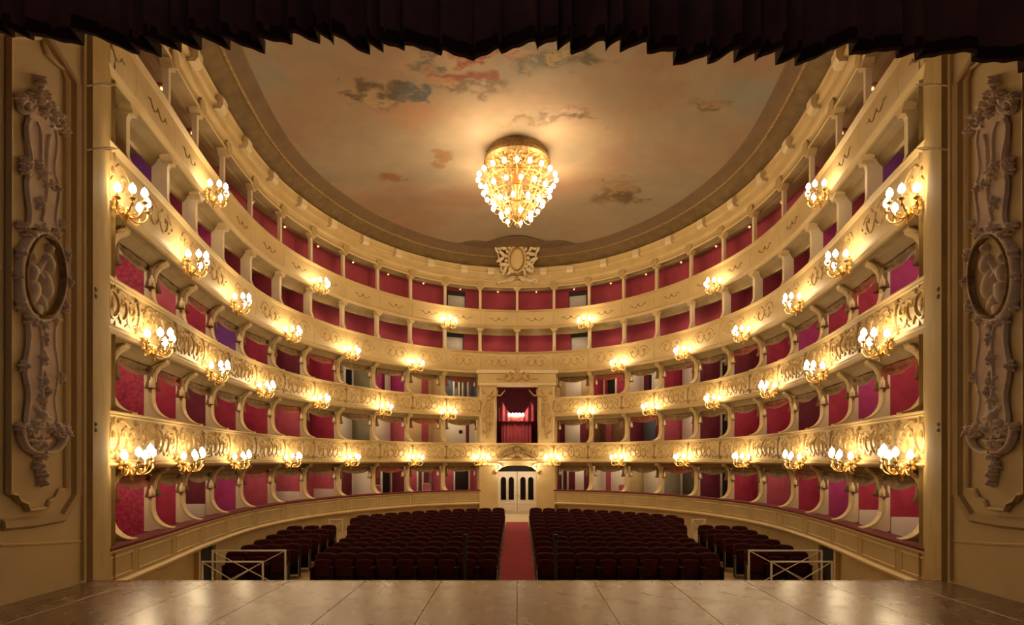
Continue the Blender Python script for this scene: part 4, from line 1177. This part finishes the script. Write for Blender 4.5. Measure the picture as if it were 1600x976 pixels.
# ------------------------------------------------------------------ proscenium walls
XW = 5.65
def wp(px, py):
    Y = FPX * XW / (808 - px)
    return (Y, CAMZ + (718 - py) * Y / FPX)
for sd, nm in ((-1, 'left'), (1, 'right')):
    q = MB(); x0, x1 = sorted((sd * XW, sd * (XW + 0.4))); q.box(x0, x1, 2.0, 7.43, -2.4, 12)
    wl = obj(f'wall_{nm}', q, m='panel', kind='structure', label=f'{nm} proscenium wall with a tall stucco panel')
    # splayed pilaster towards the auditorium
    A = (XW, 7.43); B = (7.33, 10.25)
    q = MB(); poly = [(sd * A[0], A[1]), (sd * B[0], B[1]), (sd * (B[0] + 2.5), B[1]), (sd * (B[0] + 2.5), A[1])]
    if sd < 0: poly = poly[::-1]
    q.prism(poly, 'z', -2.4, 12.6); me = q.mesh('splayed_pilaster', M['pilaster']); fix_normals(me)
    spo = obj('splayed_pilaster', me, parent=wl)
    dx, dy = B[0] - A[0], B[1] - A[1]; L = sqrt(dx * dx + dy * dy); dx /= L; dy /= L
    def ms(u, v, o): return (sd * (A[0] + dx * u - dy * o), A[1] + dy * u + dx * o, v)
    for u in (0.10, L - 0.10):
        q = MB(); q.ridge([(u, -2.0), (u, 4.0), (u, 12.0)], 0.05, 0.06, ms); obj('vertical_moulding', q, parent=spo, m='pilaster')
    for py in (455, 466, 663, 672):
        z = CAMZ + (718 - py) * 8.3 / FPX
        q = MB(); q.boss(0.9, z, 0.10, 0.035, 0.03, ms); obj('socket', q, parent=spo, m='black')
    for py in (134, 234):
        z = CAMZ + (718 - py) * 8.2 / FPX
        q = MB()
        zz = lambda u, o: CAMZ + (718 - py) * ms(u, 0, o)[1] / FPX
        q.tube([ms(u, zz(u, o) + dz_, o) for u, o, dz_ in ((0.02, 0.0, 0), (0.10, 0.12, 0.02), (0.20, 0.22, 0.0), (0.30, 0.32, 0.02))], [0.014, 0.012, 0.010, 0.006], 6)
        q.tube([ms(u, zz(u, o) + dz_, o) for u, o, dz_ in ((0.05, 0.06, 0), (0.16, 0.18, 0.035), (0.27, 0.28, 0.03))], [0.010, 0.009, 0.005], 6)
        obj('cream_bracket', q, parent=spo, m='cream_light')
    # ---- panel relief on the wall
    def mw(Y, z, o): return (sd * (XW - o), Y, z)
    def wpl(lst): return [wp(*p) for p in lst]
    def dens(lst, n=6):
        out = []
        for a, b_ in zip(lst[:-1], lst[1:]):
            for i in range(n): out.append((a[0] + (b_[0] - a[0]) * i / n, a[1] + (b_[1] - a[1]) * i / n))
        out.append(lst[-1]); return out
    field = [(11, 60), (58, 60), (66, 84), (80, 98), (92, 108), (97, 126), (97, 762), (86, 765), (80, 777), (70, 782), (66, 793), (40, 796), (36, 786), (26, 782), (20, 772), (10, 771), (11, 60)]
    q = MB(); q.plate(wpl(field[:-1]), 0.03, mw); me = q.mesh('raised_field', M['panel']); fix_normals(me); rf = obj('raised_field', me, parent=wl)
    q = MB(); q.ridge(dens(wpl(field), 2), 0.028, 0.06, mw, base=0.01); obj('field_moulding', q, parent=wl, m='cream')
    groove = [(102.5, 128), (102.5, 760)]
    q = MB(); q.ridge(wpl(groove), 0.016, 0.02, mw); obj('dark_line', q, parent=wl, m='brownline')
    outer = [(60, 40), (118, 132), (118, 772), (96, 808), (50, 816), (2, 820)]
    q = MB(); q.ridge(wpl(outer), 0.07, 0.055, mw); obj('outer_moulding', q, parent=wl, m='cream_dark')
    q = MB(); q.ridge(wpl([(129, 60), (129, 906)]), 0.03, 0.04, mw); obj('edge_moulding', q, parent=wl, m='panel')
    q = MB(); q.ridge(wpl([(0, 852), (60, 850), (130, 845)]), 0.02, 0.012, mw); obj('dado_line', q, parent=wl, m='panel')
    # stucco trophy: backing strips
    B0 = 0.03
    up = [(36, 180), (48, 172), (62, 178), (74, 196), (78, 230), (76, 260), (80, 290), (76, 330), (80, 356), (34, 356), (38, 330), (34, 300), (38, 262), (33, 225)]
    q = MB(); q.plate(wpl(up), 0.05, mw, B0); me = q.mesh('stucco_strip', M['stucco_pink']); fix_normals(me); obj('stucco_strip', me, parent=rf)
    lo = [(34, 500), (78, 500), (74, 540), (80, 580), (74, 620), (78, 650), (66, 682), (44, 684), (33, 655), (36, 620), (30, 580), (36, 540)]
    q = MB(); q.plate(wpl(lo), 0.05, mw, B0); me = q.mesh('stucco_strip', M['stucco_pink']); fix_normals(me); obj('stucco_strip', me, parent=rf)
    def rid(name, pts, w, h, m='stucco', base=B0 + .02, parent=rf):
        q = MB(); q.ridge(wpl(pts), w, h, mw, base=base); return obj(name, q, parent=parent, m=m, smooth=True)
    lrnd = random.Random(5)
    def bos(name, px, py, rx, ry, h, m='stucco', rot=0.0, base=B0 + .02, parent=rf):
        """a curled acanthus leaf: a mid boss with a fan of ribbed lobes"""
        q = MB()
        def one(x, y, a, b_, hh, ro):
            Y, z = wp(x, y); q.boss(Y, z, a * Y / (808 - x), b_ * Y / FPX, hh, mw, rot=-ro, n=7, base=base)
        one(px, py, rx * .55, ry * .55, h, rot)
        k = 5; a0 = lrnd.uniform(0, 6.28)
        for i in range(k):
            a = a0 + 2 * pi * i / k
            one(px + rx * .62 * cos(a), py + ry * .62 * sin(a), max(rx, ry) * .42, max(rx, ry) * .20, h * lrnd.uniform(.5, .85), a + lrnd.uniform(-.4, .4))
        return obj(name, q, parent=parent, m=m, smooth=True)
    # outlines of the strips as S scrolls
    def bz(a, b_, c, d, n=10): return bez(a, b_, c, d, n)
    rid('scroll', bz((36, 185), (22, 215), (50, 240), (34, 275)), 0.015, 0.05)
    rid('scroll', bz((34, 275), (28, 305), (46, 330), (33, 356)), 0.015, 0.05)
    rid('scroll', bz((70, 190), (92, 225), (64, 250), (79, 285)), 0.015, 0.05)
    rid('scroll', bz((79, 285), (90, 310), (68, 335), (80, 358)), 0.015, 0.05)
    rid('scroll', bz((33, 500), (44, 540), (22, 560), (33, 600)), 0.015, 0.05)
    rid('scroll', bz((33, 600), (42, 630), (24, 650), (36, 678)), 0.015, 0.05)
    rid('scroll', bz((78, 500), (66, 540), (90, 570), (76, 610)), 0.015, 0.05)
    rid('scroll', bz((76, 610), (68, 640), (88, 655), (74, 680)), 0.015, 0.05)
    # inner S-shaped ribbons
    rid('ribbon', bz((46, 190), (62, 220), (44, 250), (60, 290)), 0.018, 0.06)
    rid('ribbon', bz((66, 210), (56, 250), (70, 290), (54, 345)), 0.018, 0.06)
    rid('ribbon', bz((50, 510), (62, 550), (44, 590), (58, 630)), 0.018, 0.06)
    # top finial, shells and spirals
    for (px, py, rx, ry, r_) in ((54, 128, 6, 12, 0), (46, 146, 10, 7, .6), (62, 148, 11, 7, -.6), (54, 158, 9, 10, 0), (36, 158, 12, 8, .4), (24, 152, 10, 9, 0), (70, 166, 12, 8, -.5), (82, 182, 12, 7, -.8), (88, 200, 8, 9, 0), (93, 205, 6, 8, .3), (60, 178, 10, 9, 0),
                                 (17, 152, 6, 8, 0), (30, 252, 9, 8, 0), (28, 264, 6, 10, 0), (56, 272, 12, 14, .2), (50, 258, 9, 10, 0), (66, 288, 12, 8, -.7), (52, 318, 9, 14, 0), (80, 296, 7, 7, 0)):
        bos('leaf', px, py, rx, ry, 0.10, rot=r_)
    rid('spiral', spiral(30, 165, 14, 1.2, 0, 1, 14), 0.022, 0.07)
    rid('spiral', spiral(80, 190, 13, 1.2, 2.5, -1, 14), 0.022, 0.07)
    # oval medallion with two figures
    med = obj('medallion', None, parent=rf)
    Yc, zc_ = wp(56, 432)
    ovp = [(56 + 36 * cos(a), 432 - 70 * sin(a)) for a in np.linspace(0, 2 * pi, 29)]
    q = MB(); q.plate(wpl(ovp[:-1]), 0.03, mw, B0); me = q.mesh('medallion_field', M['panel']); fix_normals(me); obj('medallion_field', me, parent=med)
    q = MB(); q.ridge(wpl(ovp), 0.034, 0.09, mw, base=B0); obj('medallion_rim', q, parent=med, m='stucco', smooth=True)
    ovp2 = [(56 + 31 * cos(a), 432 - 63 * sin(a)) for a in np.linspace(0, 2 * pi, 29)]
    q = MB(); q.ridge(wpl(ovp2), 0.014, 0.09, mw, base=B0 + .02); obj('medallion_fillet', q, parent=med, m='gilt_dark', smooth=True)
    def figure(hx, hy, sgn):
        q = MB()
        def bb(px, py, rx, ry, h, rot=0):
            Y, z = wp(px, py); k = Y / FPX
            q.boss(Y, z, rx * Y / (808 - px), ry * k, h, mw, rot=-rot, n=10, base=B0 + .025)
        bb(hx, hy, 5.5, 8, 0.09); bb(hx + sgn * 1, hy + 24, 8, 17, 0.10, .15 * sgn); bb(hx + sgn * 4, hy + 55, 9, 24, 0.09, .3 * sgn); bb(hx + sgn * 10, hy + 84, 7, 16, 0.07, .5 * sgn)
        q.ridge(wpl(bz((hx + sgn * 3, hy + 15), (hx + sgn * 12, hy + 22), (hx + sgn * 16, hy + 34), (hx + sgn * 20, hy + 38))), 0.02, 0.06, mw, base=B0 + .03)
        obj('relief_figure', q, parent=med, m='stucco', smooth=True)
    figure(38, 402, 1); figure(66, 388, -1)
    for (px, py, rx, ry, r_) in ((56, 358, 14, 12, 0), (38, 366, 12, 9, .7), (74, 366, 12, 9, -.7), (22, 396, 7, 12, .3), (92, 398, 6, 12, -.3), (17, 432, 7, 9, 0), (97, 440, 6, 10, 0), (22, 476, 7, 12, -.3), (90, 478, 7, 12, .3), (40, 500, 13, 9, -.5), (74, 500, 12, 9, .5), (56, 508, 13, 10, 0), (24, 352, 9, 8, 0), (88, 350, 8, 8, 0)):
        bos('leaf', px, py, rx, ry, 0.11, rot=r_)
    # lower cup and drop
    for (px, py, rx, ry, r_) in ((58, 530, 8, 12, 0), (56, 560, 6, 14, 0), (57, 595, 9, 18, .1), (54, 624, 10, 10, 0), (62, 612, 8, 9, -.5), (54, 650, 16, 24, 0), (44, 668, 10, 10, 0), (66, 668, 10, 10, 0), (54, 690, 18, 8, 0), (30, 672, 10, 9, .5), (80, 670, 9, 12, -.3),
                                 (93, 676, 8, 14, 0), (18, 668, 7, 9, 0), (56, 712, 12, 10, 0), (52, 728, 8, 10, .3), (57, 742, 6, 11, 0), (57, 755, 4, 6, 0), (27, 572, 6, 10, 0), (83, 590, 5, 10, 0)):
        bos('leaf', px, py, rx, ry, 0.11, rot=r_)
    rid('spiral', bz((22, 660), (16, 700), (44, 712), (56, 706)), 0.026, 0.08)
    rid('spiral', bz((90, 660), (96, 700), (70, 712), (58, 706)), 0.026, 0.08)
    rid('spiral', spiral(86, 672, 12, 1.1, 1, 1, 12), 0.02, 0.07)
    rid('spiral', spiral(24, 668, 11, 1.1, 2, -1, 12), 0.02, 0.07)

# ------------------------------------------------------------------ stage curtain at the top
_pr = random.Random(11)
PLE = []
_x = 0.0
while _x < 6.6:
    w_ = _pr.choice([0.20, 0.30, 0.42, 0.50, 0.55]) * (0.65 if _x < 2.4 else 1.0)
    PLE.append((_x, _x + w_, _pr.uniform(0.10, 0.21), _pr.uniform(-0.04, 0.04), _pr.choice([0.03, 0.06, 0.10]), _pr.random()))
    _x += w_
def pleat(x):
    a = abs(x + 0.4)
    if x + 0.4 > 0: a = a * 1.03 + 0.07
    for (p, q_, amp, off, ret, kind) in PLE:
        if a < 0.5: amp = amp * 0.5
        if p <= a < q_:
            f = (a - p) / (q_ - p)
            sm = 0.5 - 0.5 * cos(pi * min(1, f / (1 - ret))) if kind < 0.35 else min(1, f / (1 - ret))
            v = 1 - sm if f < 1 - ret else (f - (1 - ret)) / ret
            return amp * (v - 0.5) + off + 0.008 * sin(x * 40)
    return 0.0
cu = thing('stage_curtain', 'black-brown pleated curtain hanging across the top of the view', 'curtain', (0, 0, 0))
n = 900
def curtain_sheet(zlo, zhi, dy, wob):
    q = MB(); vs = []; fs = []
    for i in range(n + 1):
        x = -6.2 + 12.4 * i / n
        y = 5.35 + pleat(x)
        zb = zlo + wob * (0.05 * sin(x * 2.3) + 0.03 * sin(x * 6.1 + 1)) - 0.02 * x * wob
        for (z, k) in ((zb, 1.0), (zb + 0.5, 0.97), (zhi, 0.9)):
            vs.append((x, 5.35 + (y - 5.35) * k + dy, z))
    for i in range(n):
        for j in range(2): fs.append((i * 3 + j, i * 3 + j + 1, i * 3 + 4 + j, i * 3 + 3 + j))
    q.add(vs, fs); return q
c1 = obj('pleated_cloth', curtain_sheet(5.56, 8.2, 0, 1.0), parent=cu, m='curtain', smooth=True)
md = c1.modifiers.new('thickness', 'SOLIDIFY'); md.thickness = 0.02
q = MB(); vs = []; fs = []
for i in range(n + 1):
    x = -6.2 + 12.4 * i / n
    y = 5.35 + pleat(x)
    zb = 5.56 + (0.05 * sin(x * 2.3) + 0.03 * sin(x * 6.1 + 1)) - 0.02 * x
    vs += [(x, y - 0.025, zb + 0.06), (x, y - 0.028, zb - 0.06), (x, y + 0.025, zb - 0.06), (x, y + 0.03, zb + 0.06)]
for i in range(n):
    for j in range(3): fs.append((i * 4 + j, i * 4 + j + 1, i * 4 + 5 + j, i * 4 + 4 + j))
q.add(vs, fs); obj('hem_fringe', q, parent=cu, m='fringe')

# ------------------------------------------------------------------ stalls seats
bkr = MB()
out = [(-0.274, 0.42), (-0.277, 0.84), (-0.255, 0.92), (-0.20, 0.96), (0, 0.98), (0.20, 0.96), (0.255, 0.92), (0.277, 0.84), (0.274, 0.42)]
vs = []; fs = []; nn = len(out)
for (y, ins) in ((-0.03, 0.03), (-0.05, 0.0)):
    pass
def tilt(z): return 0.10 + (z - 0.42) * 0.22
front_in = [(x * 0.86, 0.42 + (z - 0.42) * 0.93 + 0.01) for x, z in out]
vs = [(x, tilt(z) - 0.055, z) for x, z in front_in] + [(x, tilt(z) - 0.02, z) for x, z in out] + [(x, tilt(z) + 0.05, z) for x, z in out]
fs = [tuple(range(nn))]
for L_ in range(2):
    for i in range(nn):
        j = (i + 1) % nn
        fs.append((L_ * nn + i, L_ * nn + j, L_ * nn + nn + j, L_ * nn + nn + i))
fs.append(tuple(range(3 * nn - 1, 2 * nn - 1, -1)))
bkr.add(vs, fs); me_back = bkr.mesh('backrest', M['seatvel']); fix_normals(me_back)
# tipped-up seat cushion
sq = MB()
so = [(-0.225, 0.36), (-0.235, 0.74), (-0.20, 0.80), (0, 0.815), (0.20, 0.80), (0.235, 0.74), (0.225, 0.36)]
nn = len(so)
vs = [(x * .9, -0.075 + (z - .36) * .12, .38 + (z - .36) * .94) for x, z in so] + [(x, -0.05 + (z - .36) * .12, z) for x, z in so] + [(x, 0.045 + (z - .36) * .12, z) for x, z in so]
fs = [tuple(range(nn))]
for L_ in range(2):
    for i in range(nn):
        j = (i + 1) % nn
        fs.append((L_ * nn + i, L_ * nn + j, L_ * nn + nn + j, L_ * nn + nn + i))
fs.append(tuple(range(3 * nn - 1, 2 * nn - 1, -1)))
sq.add(vs, fs); me_seat = sq.mesh('tip_up_seat', M['seatvel']); fix_normals(me_seat)
def side_mesh():
    q = MB(); q.prism([(-0.22, 0.0), (0.16, 0.0), (0.20, 0.55), (0.14, 0.60), (-0.20, 0.60)], 'x', -0.014, 0.014)
    me = q.mesh('side_panel', M['seatwood']); fix_normals(me); return me
me_side = side_mesh()
q = MB(); q.bbox(-0.026, 0.026, -0.26, 0.14, 0.60, 0.645, 0.008); me_arm = q.mesh('armrest', M['seatvel'])
q = MB(); q.bbox(-0.23, 0.23, 0.02, 0.10, 0.08, 0.36, 0.01); me_base = q.mesh('seat_box', M['seatwood'])
q = MB(); q.box(-0.006, 0.006, -0.235, -0.222, 0.0, 0.62); me_trim = q.mesh('end_strip', M['steel'])
def seat(x, y, rz, label, group, end=0):
    s_ = thing('theatre_seat', label, 'seat', (x, y, floor_z(y)), rz, group)
    obj('backrest', me_back, parent=s_); obj('tip_up_seat', me_seat, parent=s_); obj('seat_box', me_base, parent=s_)
    for sg in (-1, 1):
        sp_ = obj('side_panel', me_side, parent=s_, loc=(sg * 0.262, 0, 0)); obj('armrest', me_arm, parent=s_, loc=(sg * 0.250, 0, 0))
        if end == sg: obj('end_strip', me_trim, parent=sp_, loc=(0, -0.002, 0))
NROW = 12
for sd in (-1, 1):
    for i in range(NROW):
        d0 = 15.5 + 0.83 * i
        c = 0.058 * (i / (NROW - 1)) ** 1.2
        x = 0.80 if i else 0.80
        xs = []
        xm = 5.45 if i < 6 else 5.45 + (i - 5) * 0.16
        while x <= xm:
            xs.append(x); x += 0.565 / sqrt(1 + (2 * c * x) ** 2)
        for j, xx in enumerate(xs):
            yy = d0 - c * xx * xx
            rz = atan2(-2 * c * xx * sd, 1)
            seat(sd * xx, yy, rz, f'maroon velvet seat, {ORD[j + 1]} from the carpet in {ORD[i + 1]} row from stage, {SIDE[sd]} of the aisle', 'main stalls seats', end=-sd if j == 0 else 0)
    for i in range(6):
        d0 = 15.95 + 0.83 * i
        nx_ = [3, 3, 3, 3, 3, 3][i]
        for j in range(nx_):
            xx = 6.72 + 0.565 * j
            xl = float(np.interp(-(d0), -PTS[:, 1], PTS[:, 0])) if False else None
            rz = -sd * 0.22
            seat(sd * xx, d0 - 0.10 * j, rz, f'maroon seat in {SIDE[sd]} side block, {ORD[j + 1]} from the side aisle, {ORD[i + 1]} row from stage', 'side block seats', end=-sd if j == 0 else 0)

# ------------------------------------------------------------------ railings
def railing(x0, x1, y, h, label, nb):
    zf_ = floor_z(y)
    r = thing('railing', label, 'railing', (0, y, zf_), group='white metal railings in the stalls')
    for x in np.linspace(x0, x1, nb + 1):
        q = MB(); q.bbox(x - 0.02, x + 0.02, -0.02, 0.02, 0, h, 0.004); obj('post', q, parent=r, m='steel')
    for z in (h, 0.12):
        q = MB(); q.bbox(x0 - 0.02, x1 + 0.02, -0.022, 0.022, z - 0.018, z + 0.018, 0.004); obj('rail', q, parent=r, m='steel')
    xs = np.linspace(x0, x1, nb + 1)
    for a, b_ in zip(xs[:-1], xs[1:]):
        q = MB(); q.tube([(a, 0.006, 0.12), (b_, 0.006, h)], 0.013, 5); obj('brace', q, parent=r, m='steel')
        q = MB(); q.tube([(a, -0.02, h), (b_, -0.02, 0.12)], 0.013, 5); obj('brace', q, parent=r, m='steel')
for sd in (-1, 1):
    a, b_ = sorted((sd * 6.20, sd * 8.15)); railing(a, b_, 15.15, 1.14, f'white cross-braced railing in front of the {SIDE[sd]} side block of seats', 1)
    a, b_ = sorted((sd * 6.42, sd * 7.95)); railing(a, b_, 14.3, 1.04, f'lower white railing by the {SIDE[sd]} side doorway, nearer the stage', 1)
    a, b_ = sorted((sd * 6.85, sd * 7.38)); railing(a, b_, 22.2, 0.86, f'short white railing behind the {SIDE[sd]} side block of seats', 1)

# ------------------------------------------------------------------ two slim black stands before the seats
for sd in (-1, 1):
    y = 14.7; x = (727 - 808 if sd < 0 else 868 - 808) * y / FPX
    s_ = thing('black_stand', f'slim black stand in front of the seats {SIDE[sd]} of the carpet', 'stand', (x, y, floor_z(y)))
    q = MB(); q.lathe([(0.0, 0.0), (0.20, 0.0), (0.20, 0.02), (0.03, 0.04), (0.0, 0.04)], 14); obj('base', q, parent=s_, m='black')
    q = MB(); q.lathe([(0.025, 0.03), (0.04, 0.8), (0.04, 1.5), (0.0, 1.5)], 10); obj('pole', q, parent=s_, m='black')
    q = MB(); q.bbox(-0.06, 0.06, -0.05, 0.05, 1.50, 1.66, 0.015); obj('head', q, parent=s_, m='black')

# ------------------------------------------------------------------ a few white chairs in the boxes
cs = MB(); cs.bbox(-0.22, 0.22, -0.22, 0.22, 0.42, 0.47, 0.02); cs_me = cs.mesh('seat', M['velvet'])
lg = MB(); lg.tube([(0, 0, 0), (0, 0, 0.43)], 0.018, 6); lg_me = lg.mesh('leg', M['white'])
cbm = MB(); cbm.tube([(-0.20, 0.20, 0.45), (-0.21, 0.24, 0.80), (-0.12, 0.26, 0.93), (0, 0.265, 0.95), (0.12, 0.26, 0.93), (0.21, 0.24, 0.80), (0.20, 0.20, 0.45)], 0.02, 6); cbm.tube([(-0.20, 0.21, 0.60), (0.20, 0.21, 0.60)], 0.014, 5)
cb_me2 = cbm.mesh('back_frame', M['white'])
cpm = MB(); cpm.bbox(-0.17, 0.17, 0.22, 0.26, 0.63, 0.90, 0.01); cp_me = cpm.mesh('back_pad', M['rose'])
for (t, sd, k, du) in ((0, 1, 9, 0.1), (0, 1, 8, -.2), (0, 1, 2, .4), (0, -1, 2, .3), (0, -1, 3, -.3), (1, -1, 3, .2), (0, -1, 8, .1), (0, 1, 10, .2)):
    mid = sd * (SCOL[k] + SCOL[k + 1]) / 2 + du
    c = thing('box_chair', f'small white chair in the {ORD[k]} {TNAME[t]} tier box {SIDE[sd]} of the centre', 'chair', PR(mid, 0.95, BOT[t] + 0.10), RZ(mid) + 0.5 * sd, group='white chairs in the boxes')
    obj('seat', cs_me, parent=c); obj('back_frame', cb_me2, parent=c); obj('back_pad', cp_me, parent=c)
    for x in (-0.18, 0.18):
        for y in (-0.18, 0.18): obj('leg', lg_me, parent=c, loc=(x, y, 0))
